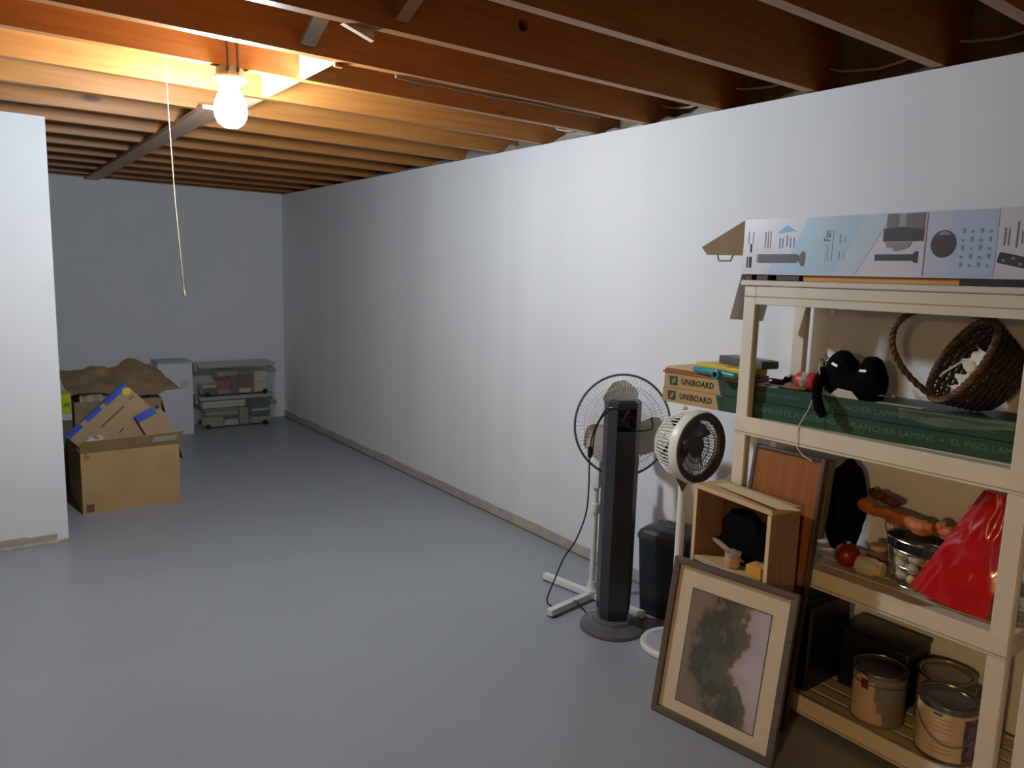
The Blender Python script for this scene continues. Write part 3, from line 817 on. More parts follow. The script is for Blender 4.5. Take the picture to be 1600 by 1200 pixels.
# wire basket and shells
wb = thing('wire_basket', 'chrome wire basket with a black band holding pale shells on the third shelf', 'basket', (2.305, 1.005, Z3), math.radians(-6))
g = G()
def ring(rx, ry, z): return [(rx * math.cos(2 * PI * k / 48), ry * math.sin(2 * PI * k / 48), z) for k in range(48)]
for (rx, ry, z, r) in ((.075, .108, .150, .0022), (.074, .106, .120, .0016), (.068, .097, .07, .0010), (.060, .085, .010, .0018)): g.tube(ring(rx, ry, z), r, 6, closed=True)
for k in range(14):
    a = 2 * PI * k / 14; c, s = math.cos(a), math.sin(a)
    g.tube([(.060 * c, .085 * s, .010), (.067 * c, .096 * s, .06), (.075 * c, .108 * s, .150)], .0009, 5)
for k in range(9):
    y = -.08 + .02 * k; w = .058 * math.sqrt(max(0, 1 - (y / .085) ** 2)); g.tube([(-w, y, .009), (w, y, .009)], .0011, 5)
obj('wire_frame', g, M_CHROME, wb, True, kind='stuff')
g = G(); n = 48; pr = [(.0748, .1078, .147), (.0742, .1064, .1215)]
g.grid(lambda u, v: ((pr[0][0] if v > .5 else pr[1][0]) * math.cos(2 * PI * u) * .985, (pr[0][1] if v > .5 else pr[1][1]) * math.sin(2 * PI * u) * .985, pr[0][2] if v > .5 else pr[1][2]), 48, 1, .001)
obj('black_band', g, M_BLACKPL, wb, True)
for s_ in (-1, 1):
    g = G(); g.tube([(-.02, s_ * .106, .150), (-.022, s_ * .112, .172), (-.006, s_ * .116, .186), (.012, s_ * .116, .184), (.022, s_ * .112, .170), (.02, s_ * .106, .150)], .002, 6); obj('wire_handle', g, M_CHROME, wb, True)
M_SHELL = [mat('shell_cream', srgb(222, 208, 168), .5, srgb(206, 186, 140), 30), mat('shell_grey', srgb(196, 194, 182), .5, srgb(176, 172, 158), 30), mat('shell_tan', srgb(196, 168, 118), .5, srgb(176, 146, 98), 30)]
shells = []
for mt in M_SHELL:
    g = G(); g.ball((0, 0, 0), (1, .82, .72), 14, 10)
    for v in g.bm.verts: v.co *= 1 + .07 * math.sin(9 * math.atan2(v.co.y, v.co.x)) * (1 - abs(v.co.z))
    shells.append(g.mesh('shell', mt, True, 80))
Mw = T((2.305, 1.005, Z3)) @ RZ(math.radians(-6))
spots = []
for (z, rr, n) in ((.032, .62, 8), (.066, .66, 9), (.100, .68, 9), (.102, .12, 2)):
    for k in range(n):
        a = 2 * PI * (k + .5 * (z > .05) + .25 * (z > .08)) / n
        spots.append((rr * (.060 + .09 * z) * math.cos(a), rr * (.086 + .12 * z) * math.sin(a), z))
LBL = {0: 'cream rounded shell heaped in the chrome wire basket', 1: 'grey white rounded shell heaped in the chrome wire basket', 2: 'tan rounded shell heaped in the chrome wire basket'}
for k, (x, y, z) in enumerate(spots):
    kk = (k * 5 + k // 3) % 3
    o = bpy.data.objects.new('shell', shells[kk]); COL.objects.link(o)
    o.location = Mw @ Vector((x, y, z)); s = random.uniform(.0195, .0235); o.scale = (s, s, s)
    o.rotation_euler = (random.uniform(-.9, .9), random.uniform(-.9, .9), random.uniform(0, 6))
    tag(o, LBL[kk], 'shell', ['cream shells in the wire basket', 'grey white shells in the wire basket', 'tan shells in the wire basket'][kk])
# orange-brown driftwood sticks on top
M_DRIFT = mat('orange_stick', srgb(206, 126, 62), .7, srgb(170, 98, 46), 14, (6, 1, 6), .4); M_DRIFT2 = mat('orange_stick_red', srgb(198, 110, 66), .7, srgb(164, 84, 46), 14, (6, 1, 6), .4)
for k, (p, q, r, mt, lb) in enumerate((((2.385, 1.255, Z3 + .185), (2.320, .990, Z3 + .182), .026, M_DRIFT, 'long orange brown wooden stick lying across the back of the wire basket'),
                                   ((2.352, .985, Z3 + .186), (2.268, .872, Z3 + .180), .025, M_DRIFT2, 'short reddish brown wooden piece lying across the wire basket beside the red bag'),
                                   ((2.405, 1.235, Z3 + .228), (2.37, 1.12, Z3 + .220), .017, mat('braid_brown', srgb(120, 62, 34), .6, srgb(86, 44, 26), 40, bump=.4), 'short braided dark brown roll on top of the long orange stick'))):
    p, q = Vector(p), Vector(q); N = 12; pts = [p.lerp(q, i / N) + Vector((.006 * math.sin(i * 1.1 + k), 0, .004 * math.sin(i * 1.7))) for i in range(N + 1)]
    g = G(); g.tube(pts, [r * (.55 if i in (0, N) else .85 + .15 * math.sin(i * 1.3 + k)) for i in range(N + 1)], 7)
    tag(obj('wooden_stick', g, mt, smooth=True, ang=28), lb, 'stick', 'sticks on the third shelf')
# red glossy gift bag
rbag = thing('red_plastic_bag', 'shiny bright red plastic bag leaning at the right end of the third shelf', 'bag', (2.205, .86, Z3))
g = G()
def rbag_f(u, v):                          # u along Y (left to right), v up
    yl = .135 - .150 * v; yr = -.080 - .022 * v + .0
    y = yl + (yr - yl) * u
    x = .012 + .05 * v + .016 * math.sin(PI * u) * -1 + .008 * noise.noise((u * 2.5, v * 4, 1)) + .007 * abs(noise.noise((u * 5, v * 6, 7)))
    z = .008 + .345 * v - .0 * u + (.020 * (1 - v) * (1 - u) + .0)
    return (x, y, z)
g.grid(rbag_f, 26, 34)
g2 = lambda u, v: (rbag_f(1 - u, v)[0] + .002 + .055 * math.sin(PI * min(1, max(0, u * 1.6))) * (1 - v) ** .7 * (u < .62), rbag_f(1 - u, v)[1], rbag_f(1 - u, v)[2])
g.grid(g2, 26, 34)
g.grid(lambda u, v: tuple(Vector(rbag_f(u, 0)).lerp(Vector(g2(1 - u, 0)), v)), 26, 4)
g.grid(lambda u, v: tuple(Vector(rbag_f(u, 1)).lerp(Vector(g2(1 - u, 1)), v)), 26, 1)
bmesh.ops.remove_doubles(g.bm, verts=g.bm.verts, dist=1e-4)
obj('bag_body', g, mat('red_film', srgb(196, 14, 24), .2, srgb(176, 8, 18), 5, coat=.4, bump=.45, bscale=7), rbag, True, ang=80)
# dark box standing beside the bag's base
tag(obj('dark_carton', G().bx(-.05, .05, -.012, .012, .0005, .15).bevel(.003, 1), M_BLACKPL, loc=(2.31, .768, Z3)), 'narrow dark box between the red bag and the right post', 'box')

# ------------------------------------------------------------------ bottom shelf: paint cans and dark boxes
Z4 = SH[0] - .0035
M_TIN = mat('tin', srgb(150, 148, 142), .3, srgb(130, 126, 118), 12, metal=.9)
def can(x, y, rz, label, body, labelmat, extra):
    t = thing('paint_can', label, 'paint can', (x, y, Z4 + .0005), rz, 'paint cans')
    R_, Hc = .079, .168
    g = G(); g.lathe([(R_ - .003, 0), (R_, .002), (R_, .005), (R_ - .002, .007), (R_ - .002, Hc - .012), (R_, Hc - .010), (R_ + .001, Hc - .004), (R_, Hc), (R_ - .006, Hc), (R_ - .008, Hc - .005), (R_ - .008, Hc - .006), (0, Hc - .006)], 48); obj('can_body', g, body, t, True)
    g = G(); g.lathe([(R_ + .0004, Hc - .011), (R_ + .0022, Hc - .006), (R_ + .001, Hc + .001), (R_ - .005, Hc + .001), (R_ - .006, Hc - .002), (R_ - .010, Hc - .004), (R_ - .014, Hc - .001), (R_ - .02, Hc - .001), (R_ - .022, Hc - .004), (0, Hc - .004)], 48); obj('lid', g, M_TIN, t, True)
    if labelmat:
        g = G(); g.lathe([(R_ - .0018, .009), (R_ - .0008, .010), (R_ - .0008, Hc - .020), (R_ - .0018, Hc - .019)], 48); obj('label_wrap', g, labelmat, t, True)
    g = G(); a0, a1 = 2.2, 5.2
    g.tube([((R_ + .004) * math.cos(a0 + (a1 - a0) * k / 20), (R_ + .004) * math.sin(a0 + (a1 - a0) * k / 20), Hc - .035 - extra * math.sin(PI * k / 20)) for k in range(21)], .0016, 6); obj('bail_wire', g, M_CHROME, t, True)
    return t
def arc_patch(t, R_, a0, a1, zlo, zhi, mt, name):
    g = G(); g.grid(lambda u, v: ((R_) * math.cos(a0 + (a1 - a0) * u), R_ * math.sin(a0 + (a1 - a0) * u), zlo(u) + (zhi(u) - zlo(u)) * v), 16, 2, .0006)
    return obj(name, g, mt, t, True)
c1 = can(2.262, 1.070, 0, 'grey paint can with a torn pale label on the bottom shelf', mat('can_grey', srgb(128, 124, 114), .5, srgb(118, 114, 104), 4), None, .0)
M_LAB = mat('label_tan', srgb(206, 178, 146), .6, srgb(192, 160, 126), 9)
arc_patch(c1, .0775, 2.35, 3.45, lambda u: .010, lambda u: .150 - .01 * math.sin(u * 9), M_LAB, 'torn_label')
arc_patch(c1, .0775, 3.45, 3.85, lambda u: .010, lambda u: .080 - .055 * u + .012 * math.sin(u * 11), M_LAB, 'torn_label')
arc_patch(c1, .0783, 2.9, 3.2, lambda u: .115, lambda u: .145, mat('label_red', srgb(96, 50, 44), .6), 'label_emblem')
c2 = can(2.256, .864, 0, 'paint can with a full printed cream label and wire handle at the right end', M_TIN, mat('label_cream', srgb(214, 190, 158), .6, srgb(206, 180, 146), 6), .075)
for k in range(9):
    z = .030 + .0125 * k
    if k in (4,): continue
    arc_patch(c2, .0786, 2.95 + .05 * (k % 3), 3.75 - .04 * (k % 2), lambda u, z=z: z, lambda u, z=z: z + .0022, mat('label_lines', srgb(170, 146, 122), .6), 'printed_line')
arc_patch(c2, .0786, 4.10, 5.0, lambda u: .012, lambda u: .140, mat('label_indigo', srgb(58, 50, 84), .5, srgb(150, 130, 150), 45), 'printed_panel')
arc_patch(c2, .0786, 3.05, 3.35, lambda u: .140, lambda u: .147, M_PDARK, 'printed_panel')
c3 = can(2.402, .936, .4, 'paint can standing behind the cream labelled one by the right post', mat('can_ochre', srgb(176, 150, 110), .5, srgb(160, 134, 96), 5), None, .0)
bb = thing('black_box', 'large black box standing in the back of the bottom shelf behind the grey can', 'box', (2.415, 1.14, Z4))
g = G(); g.bx(-.07, .07, -.115, .115, .0005, .20); g.bevel(.012, 3); obj('box_body', g, M_BLACKPL, bb, True)
g = G(); g.bx(-.073, .073, -.118, .118, .201, .212); g.bevel(.004, 2); obj('lid', g, M_BLACKPL, bb, True)
tc = thing('black_tool_case', 'black tool case with a shiny latch at the left of the bottom shelf', 'case', (2.31, 1.345, Z4))
g = G(); g.bx(-.12, .12, -.075, .075, .0005, .30); g.bevel(.012, 3); obj('case_body', g, M_BLACKPL, tc, True)
g = G(); g.bx(-.126, -.120, -.02, .02, .205, .215); g.bevel(.002, 1); obj('latch', g, M_CHROME, tc)
g = G(); g.tube([(-.10, .0, .301), (-.09, 0, .33), (.0, 0, .335), (.09, 0, .33), (.10, 0, .301)], .008, 8); obj('handle', g, M_BLACKPL, tc, True)

# ------------------------------------------------------------------ wooden panel, cabinet and picture in front of the unit
tilt = math.atan2(.110, .885)
wp = thing('wood_slab', 'tall orange wood slab with dark moulded edges leaning under the second shelf', 'wood slab', M=T((2.060, 1.262, .003)) @ RY(tilt))
M_ORANGE = wood_mat('orange_veneer', srgb(142, 84, 42), srgb(158, 98, 50), srgb(140, 70, 30), (26, 26, 1.5), .4, knots=False)
M_DKBROWN = wood_mat('dark_brown_wood', srgb(74, 58, 48), srgb(86, 68, 56), srgb(50, 38, 32), (26, 26, 1.5), .45, knots=False)
g = G(); g.bx(.003, .024, .014, .250, .014, .876); obj('panel_face', g, M_ORANGE, wp)
g = G(); g.bx(0, .027, 0, .014, 0, .890); g.bevel(.003, 2); obj('edge_strip', g, M_DKBROWN, wp, True)
g = G(); g.bx(0, .027, .250, .264, 0, .890); g.bevel(.003, 2); obj('edge_strip', g, M_DKBROWN, wp, True)
g = G(); g.bx(.001, .026, .0145, .2495, .877, .889); g.bevel(.003, 2); obj('top_strip', g, M_DKBROWN, wp, True)
g = G(); g.bx(.001, .026, .0145, .2495, .001, .013); g.bevel(.003, 2); obj('bottom_strip', g, M_DKBROWN, wp, True)
g = G(); g.bx(.0275, .066, -.001, .018, .63, .888); g.bevel(.008, 3); obj('rounded_moulding', g, mat('moulding_grey', srgb(112, 98, 84), .4), wp, True)

ca = Vector((1.966, 1.300)); cb = Vector((2.013, 1.638))
dirv = (cb - ca).normalized(); rzc = math.atan2(dirv.y, dirv.x) - PI / 2      # local +Y runs along the front
cab = thing('wooden_cabinet', 'light wood open-fronted cabinet holding candles in front of the shelving', 'cabinet', (ca.x, ca.y, 0), rzc)
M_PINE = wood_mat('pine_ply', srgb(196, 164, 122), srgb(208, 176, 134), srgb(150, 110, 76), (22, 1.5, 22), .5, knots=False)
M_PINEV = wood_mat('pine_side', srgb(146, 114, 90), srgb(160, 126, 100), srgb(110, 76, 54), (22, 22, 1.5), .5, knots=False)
Wc, Dc, Hc_ = (cb - ca).length, .125, .742; tk = .016
ins = Dc - .006
ZL = .455; DL = .062
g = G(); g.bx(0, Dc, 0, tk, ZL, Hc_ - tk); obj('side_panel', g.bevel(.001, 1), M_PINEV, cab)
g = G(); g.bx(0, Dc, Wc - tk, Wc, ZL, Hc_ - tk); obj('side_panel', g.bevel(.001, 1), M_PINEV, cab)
g = G(); g.bx(-.0015, Dc, 0, Wc, Hc_ - tk + .0003, Hc_); obj('top_panel', g.bevel(.001, 1), M_PINE, cab)
g = G(); g.bx(0, ins, tk, Wc - tk, .475, .475 + tk); obj('shelf', g.bevel(.001, 1), M_PINE, cab)
g = G(); g.bx(.016, DL, 0, Wc, 0, ZL - .0005); obj('base_carcass', g.bevel(.001, 1), M_PINEV, cab)
g = G(); g.bx(ins, Dc - .0005, tk, Wc - tk, ZL, Hc_ - tk); obj('back_panel', g, mat('inner_brown', srgb(92, 66, 52), .7), cab)
g = G(); g.bx(.001, .015, tk + .002, Wc - tk - .002, .03, .450); dr = obj('door', g.bevel(.001, 1), M_PINE, cab)
g = G(); g.lathe([(.006, 0), (.006, .012), (.012, .016), (.012, .022), (0, .024)], 16, T((.001, Wc - .05, .27)) @ RY(-PI / 2)); obj('knob', g, M_PINEV, dr, True)
g = G(); g.bx(.0, .0025, .001, tk - .001, .457, Hc_ - tk - .002, T((-.0026, 0, 0))); obj('edge_banding', g, mat('edge_pale', srgb(214, 186, 146), .5), cab)
g = G(); g.bx(.0, .0025, Wc - tk + .001, Wc - .001, .457, Hc_ - tk - .002, T((-.0026, 0, 0))); obj('edge_banding', g, MATS['edge_pale'], cab)
def cabp(x, y, z): return Matrix.Translation((ca.x, ca.y, 0)) @ RZ(rzc) @ Vector((x, y, z))
# loose sheet of thin card bridging the cabinet top
sh = G()
sh.grid(lambda u, v: (.0 + .055 * v + .02 - .045 * u + .02 * (1 - u), Wc - .055 - (Wc - .01) * u - .035 * v * u, Hc_ + .004 + .018 * u * (1 - v) + .016 * v * math.sin(PI * u * .5)), 16, 4, .0012)
o = obj('card_sheet', sh, mat('sheet_cream', srgb(226, 206, 166), .6), smooth=True, loc=(ca.x, ca.y, 0), rot=(0, 0, rzc)); tag(o, 'pale cream strip of thin board lying across the cabinet top', 'card')
# candles and dark clutter in the cabinet
ZB = .475 + tk
p = cabp(.040, .185, ZB); t = thing('jar_candle', 'small pinkish glass candle inside the open cabinet', 'candle', tuple(p))
g = G(); g.lathe([(.0, 0.0005), (.021, .0005), (.025, .006), (.026, .048), (.0245, .048), (.0235, .040), (0, .040)], 28); obj('wax', g, mat('wax_pink', srgb(204, 174, 158), .5), t, True)
g = G(); g.lathe([(.0262, .036), (.0268, .036), (.0268, .054), (.0256, .054)], 28); obj('glass_rim', g, sheer_mat('candle_glass', srgb(210, 190, 180), .4, .15), t, True)
g = G(); g.tube([(0, 0, .04), (.001, .001, .048)], .0012, 5); obj('wick', g, M_INK, t)
p = cabp(.032, .068, ZB); t = thing('yellow_candle', 'short square amber yellow candle at the right front of the open cabinet', 'candle', tuple(p), rzc + .12)
g = G(); g.bx(-.026, .026, -.029, .029, .0005, .050); g.bevel(.004, 2); obj('wax', g, mat('wax_amber', srgb(224, 172, 84), .5, srgb(206, 146, 62), 12), t, True)
g = G(); g.tube([(0, 0, .05), (0, .002, .058)], .0013, 5); obj('wick', g, M_INK, t)
p = cabp(.086, .186, ZB); o = G(); o.ball((0, 0, 0), (1, 1, 1), 36, 22)
for v in o.bm.verts:
    n = noise.noise(Vector(v.co) * 2.6) * .3 + noise.noise(Vector(v.co) * 6) * .16; c = v.co; v.co = Vector((c.x * .026 * (1 + n * .5), c.y * .098 * (1 + n), max(0, .085 + c.z * .095 * (1 + n))))
tag(obj('black_cloth_bundle', o, M_BLACKCLOTH, smooth=True, ang=80, loc=(p.x, p.y, p.z + .0008), rot=(0, 0, rzc)), 'black cloth bundle stuffed at the back of the open cabinet', 'cloth')
p = cabp(.052, .225, ZB); o = G(); o.tube([(0, .075, .062), (0, .04, .056), (0, -.03, .036), (0, -.075, .028)], [.004, .010, .009, .004], 10)
tag(obj('brush_handle', o, mat('handle_bone', srgb(150, 132, 108), .5), smooth=True, loc=tuple(p), rot=(0, 0, rzc)), 'pale slanting wooden handle lying against the black cloth in the cabinet', 'handle')
p = cabp(.070, .052, ZB); t = thing('small_carton', 'small narrow pale carton leaning upright at the right of the open cabinet', 'box', (p.x, p.y, p.z + .055), rzc)
g = G(); g.bx(-.008, .008, -.012, .012, 0, .075); g.bevel(.001, 1); obj('carton_body', g, mat('carton_pale', srgb(190, 172, 156), .6), t)
g = G(); g.bx(-.0088, -.008, -.007, .005, .02, .055); obj('printed_panel', g, M_PDARK, t)
p = cabp(.070, .052, ZB); tag(obj('dark_block', G().bx(-.02, .02, -.026, .026, .0005, .0545).bevel(.003, 1), M_BLACKPL, loc=tuple(p), rot=(0, 0, rzc)), 'black block behind the amber candle in the cabinet', 'box')

# framed picture leaning on the cabinet
BLc = Vector((1.799, 1.592, 0.0)); uu = Vector((.152, -.988, 0)).normalized(); vv = Vector((.180, .028, .983)).normalized()
MP = frame(BLc, uu, vv)                  # z axis points out of the picture towards the room
if MP.col[2].x > 0: print('picture normal check')
MP = frame(BLc + Vector((0, 0, .004)), uu, vv)
pic = thing('framed_picture', 'framed landscape print with cream mat leaning sideways against the cabinet', 'picture', M=MP)
PWd, PHt, fw = .428, .522, .022
M_FRAME = wood_mat('frame_wood', srgb(86, 76, 70), srgb(104, 94, 86), srgb(60, 50, 46), (1.5, 26, 26), .45, knots=False)
def framebar(poly):
    g = G(); n = len(poly); g.prism(poly, -.020, .0, None); return g
for poly in ([(0, 0), (PWd, 0), (PWd - fw, fw), (fw, fw)], [(0, PHt), (fw, PHt - fw), (PWd - fw, PHt - fw), (PWd, PHt)],
             [(0, 0), (fw, fw), (fw, PHt - fw), (0, PHt)], [(PWd, 0), (PWd, PHt), (PWd - fw, PHt - fw), (PWd - fw, fw)]):
    obj('frame_bar', framebar(poly).bevel(.003, 2), M_FRAME, pic, True)
g = G(); g.prism(rect(fw - .002, PWd - fw + .002, fw - .002, PHt - fw + .002), -.018, -.012); obj('mat_board', g, mat('mat_cream', srgb(224, 210, 184), .8), pic)
pu0, pu1, pv0, pv1 = .081, .352, .063, .434
g = G(); g.prism(rect(pu0 - .003, pu1 + .003, pv0 - .003, pv1 + .003), -.012, -.0116); obj('mat_line', g, M_PDARK, pic)
# the print itself: a landscape turned on its side, sky to the right
pm = bpy.data.materials.new('landscape_print'); pm.use_nodes = True; nt = pm.node_tree; b = nt.nodes['Principled BSDF']; b.inputs['Roughness'].default_value = .5
tcn = nt.nodes.new('ShaderNodeTexCoord'); sep = nt.nodes.new('ShaderNodeSeparateXYZ'); nt.links.new(tcn.outputs['Generated'], sep.inputs[0])
nz = nt.nodes.new('ShaderNodeTexNoise'); nz.inputs['Scale'].default_value = 4.6; nz.inputs['Detail'].default_value = 9; nz.inputs['Roughness'].default_value = .74
mpn = nt.nodes.new('ShaderNodeMapping'); mpn.inputs['Location'].default_value = (3.7, 1.2, 0); nt.links.new(tcn.outputs['Generated'], mpn.inputs[0]); nt.links.new(mpn.outputs[0], nz.inputs['Vector'])
def mth(op, a, b_):
    n = nt.nodes.new('ShaderNodeMath'); n.operation = op
    for i, x in enumerate((a, b_)):
        if isinstance(x, (int, float)): n.inputs[i].default_value = x
        else: nt.links.new(x, n.inputs[i])
    return n.outputs[0]
yv = mth('SUBTRACT', sep.outputs['Y'], .5); dark_top = mth('MULTIPLY', mth('MAXIMUM', yv, 0.0), -.55)
base = mth('ADD', mth('ADD', sep.outputs['X'], dark_top), mth('MULTIPLY', mth('SUBTRACT', nz.outputs['Fac'], .5), 1.05))
low = mth('MULTIPLY', mth('MAXIMUM', mth('SUBTRACT', .32, sep.outputs['Y']), 0.0), -1.1)
base = mth('ADD', base, low)
def blob(cx, cy, r):
    dx = mth('SUBTRACT', sep.outputs['X'], cx); dy = mth('MULTIPLY', mth('SUBTRACT', sep.outputs['Y'], cy), 1.35)
    d = mth('POWER', mth('ADD', mth('MULTIPLY', dx, dx), mth('MULTIPLY', dy, dy)), .5)
    return mth('MULTIPLY', mth('MAXIMUM', mth('SUBTRACT', 1.0, mth('DIVIDE', d, r)), 0.0), -.36)
base = mth('ADD', base, mth('ADD', blob(.58, .66, .30), blob(.66, .20, .34)))
cr = nt.nodes.new('ShaderNodeValToRGB'); cr.color_ramp.elements[0].position = 0.0; cr.color_ramp.elements[0].color = srgb(138, 124, 110)
cr.color_ramp.elements[1].position = 1.0; cr.color_ramp.elements[1].color = srgb(206, 200, 208)
for (ps, c) in ((.10, srgb(112, 102, 88)), (.18, srgb(70, 74, 66)), (.30, srgb(82, 88, 84)), (.38, srgb(104, 106, 100)), (.45, srgb(96, 96, 66)), (.52, srgb(140, 124, 90)), (.58, srgb(184, 170, 172)), (.72, srgb(192, 184, 206))):
    e = cr.color_ramp.elements.new(ps); e.color = c
nt.links.new(base, cr.inputs['Fac']); nt.links.new(cr.outputs['Color'], b.inputs['Base Color'])
g = G(); g.prism(rect(pu0, pu1, pv0, pv1), -.0116, -.0112); obj('print', g, pm, pic, label='misty landscape print turned on its side')
gm = bpy.data.materials.new('picture_glass'); gm.use_nodes = True; nt = gm.node_tree
tr = nt.nodes.new('ShaderNodeBsdfTransparent'); gl = nt.nodes.new('ShaderNodeBsdfGlossy'); gl.inputs['Roughness'].default_value = .03
lw = nt.nodes.new('ShaderNodeLayerWeight'); lw.inputs['Blend'].default_value = .5; mx = nt.nodes.new('ShaderNodeMixShader')
pw4 = mth('ADD', mth('MULTIPLY', mth('POWER', lw.outputs['Facing'], 4.0), .5), .04)
nt.links.new(pw4, mx.inputs[0]); nt.links.new(tr.outputs[0], mx.inputs[1]); nt.links.new(gl.outputs[0], mx.inputs[2]); nt.links.new(mx.outputs[0], nt.nodes['Material Output'].inputs['Surface'])
g = G(); g.prism(rect(fw - .002, PWd - fw + .002, fw - .002, PHt - fw + .002), -.0092, -.0074); obj('glass_pane', g, gm, pic)
g = G(); g.prism(rect(.006, PWd - .006, .006, PHt - .006), -.0215, -.0202); obj('backing_board', g, M_CARD2, pic)

# ------------------------------------------------------------------ tower fan
tw = thing('tower_fan', 'tall dark grey tower fan with carrying handle on a round base', 'fan', (2.112, 2.102, 0), math.radians(-27))
g = G(); g.lathe([(.132, 0), (.134, .006), (.131, .014), (.106, .028), (.085, .034), (.080, .046), (.074, .048), (0, .048)], 56); obj('base', g, mat('base_charcoal', srgb(96, 97, 102), .3), tw, True)
HT = .962
def sect(w, d, ch): return [(-w, -d + ch * 1.2), (-w + ch, -d), (w - ch, -d), (w, -d + ch * 1.2), (w, d - ch), (w - ch, d), (-w + ch, d), (-w, d - ch)]
def column(g, zs):
    n = 8; v = []; f = []
    for (z, w, d, ch) in zs: v += [(a, b_, z) for a, b_ in sect(w, d, ch)]
    for i in range(len(zs) - 1):
        for k in range(n): f.append((i * n + k, i * n + (k + 1) % n, (i + 1) * n + (k + 1) % n, (i + 1) * n + k))
    f.append(tuple(reversed(range(n)))); f.append(tuple((len(zs) - 1) * n + k for k in range(n)))
    g._add(v, f)
g = G(); column(g, [(.045, .056, .046, .022), (.09, .064, .054, .026), (.20, .067, .057, .027), (.80, .068, .058, .028), (.835, .068, .058, .028)]); obj('column', g, M_DARKGREY, tw)
# head with a see-through handle opening at the back (towards the photographer)
W2, D2, c2 = .068, .058, .028
for sx in (-1, 1):
    pl = [(sx * W2, -D2 + c2 * 1.2), (sx * (W2 - c2), -D2), (sx * .036, -D2), (sx * .036, D2), (sx * (W2 - c2), D2), (sx * W2, D2 - c2)]
    g = G(); g.prism(pl, .835, HT - .034); obj('handle_side', g, M_DARKGREY, tw)
g = G(); g.bx(-.0359, .0359, .012, D2 - .004, .835, HT - .034); obj('handle_back', g, M_DARKGREY, tw)
g = G(); column(g, [(HT - .034, W2, D2, c2), (HT - .014, W2, D2, c2), (HT - .004, W2 - .008, D2 - .008, c2), (HT, W2 - .020, D2 - .018, c2 - .006)]); obj('top_cap', g, M_DARKGREY, tw)
g = G(); g.tube([(-.036, -.040, .893), (.036, -.040, .893)], .009, 12); obj('grip_bar', g, M_BLACKPL, tw, True)
g = G(); g.bx(-.0355, .0355, .0085, .0118, .842, HT - .036); obj('grip_recess', g, mat('recess_tan', srgb(120, 114, 100), .5), tw)
iM = (Matrix.Translation((2.112, 2.102, 0)) @ RZ(math.radians(-27))).inverted()
cp = [(2.075, 2.03, .925), (2.04, 2.09, .93), (2.035, 2.13, .905), (2.035, 2.19, .80), (2.035, 2.20, .708), (2.060, 2.225, .566), (2.068, 2.245, .448), (2.050, 2.28, .329), (2.028, 2.325, .242), (2.005, 2.36, .126), (2.005, 2.40, .03), (2.020, 2.385, .004), (2.045, 2.36, .004), (2.09, 2.37, .012), (2.095, 2.33, .034), (2.10, 2.28, .020), (2.105, 2.255, .004)]
def smooth_path(pts, n=5):
    P = [Vector(p) for p in pts]; out = []
    for i in range(len(P) - 1):
        a, b_, c, d = P[max(i - 1, 0)], P[i], P[i + 1], P[min(i + 2, len(P) - 1)]
        for k in range(n):
            t = k / n; out.append(.5 * ((2 * b_) + (c - a) * t + (2 * a - 5 * b_ + 4 * c - d) * t * t + (3 * b_ - a - 3 * c + d) * t ** 3))
    return out + [P[-1]]
g = G(); g.tube([iM @ p for p in smooth_path(cp)], .0032, 6); pcd = obj('power_cord', g, M_BLACKPL, tw, True)
g = G(); g.tube([iM @ p for p in smooth_path([(2.075, 2.03, .925), (2.06, 2.045, .88), (2.09, 2.005, .85), (2.135, 1.965, .86), (2.15, 1.985, .90)])], .0032, 6); obj('cord_loop', g, M_BLACKPL, tw, True)
g = G(); g.tube([iM @ p for p in smooth_path([(2.035, 2.185, .72), (2.045, 2.19, .80), (2.04, 2.155, .87), (2.05, 2.11, .92)])], .0030, 6); obj('cord_loop', g, M_BLACKPL, tw, True)
g = G(); q = iM @ Vector((2.033, 2.198, .735)); g.tube([q + Vector((0, 0, .02)), q + Vector((0, 0, .01)), q + Vector((0, 0, -.025))], [.006, .010, .009], 10); obj('plug', g, M_BLACKPL, tw, True)

# ------------------------------------------------------------------ pedestal fan
pf = thing('pedestal_fan', 'white pedestal fan with wire cage and cross feet beside the long wall', 'fan', (2.226, 2.354, 0), math.radians(9))
for k in range(4):
    a = PI / 2 * k; L = .285 if k != 0 else .26
    g = G(); g.box((L / 2 + .012, 0, .021), (L - .026, .032, .030), RZ(a)); g.bevel(.006, 2); ft = obj('foot', g, M_WHITEPL, pf, True)
    g = G(); g.box((L - .02, 0, .003), (.03, .026, .006), RZ(a)); obj('rubber_pad', g, M_BLACKPL, ft)
g = G(); g.lathe([(.030, .010), (.032, .044), (.024, .052), (.019, .075), (.018, .085), (0, .085)], 28); obj('hub', g, M_WHITEPL, pf, True)
g = G(); g.lathe([(.0135, .08), (.0135, .62)], 24); obj('pole', g, M_WHITEPL, pf, True)
g = G(); g.lathe([(.018, .40), (.020, .405), (.020, .44), (.018, .445)], 24); obj('height_collar', g, M_WHITEPL, pf, True)
g = G(); g.bx(-.03, .03, -.032, .022, .52, .66); g.bevel(.008, 2); cb_ = obj('control_box', g, M_WHITEPL, pf, True)
g = G()
for k in range(4): g.bx(-.020, .020, -.037, -.0322, .535 + .028 * k, .550 + .028 * k)
obj('speed_button', g, M_GREYPL, cb_)
g = G(); g.lathe([(.016, .66), (.014, .76), (0, .76)], 20); obj('neck', g, M_WHITEPL, pf, True)
HC = Vector((2.248, 2.232, .815)); ax = Vector((-.40, -.90, .12)).normalized()
iP = (Matrix.Translation((2.226, 2.354, 0)) @ RZ(math.radians(9))).inverted()
MH = iP @ frame(HC, Vector((-ax.y, ax.x, 0)), ax.cross(Vector((-ax.y, ax.x, 0))))
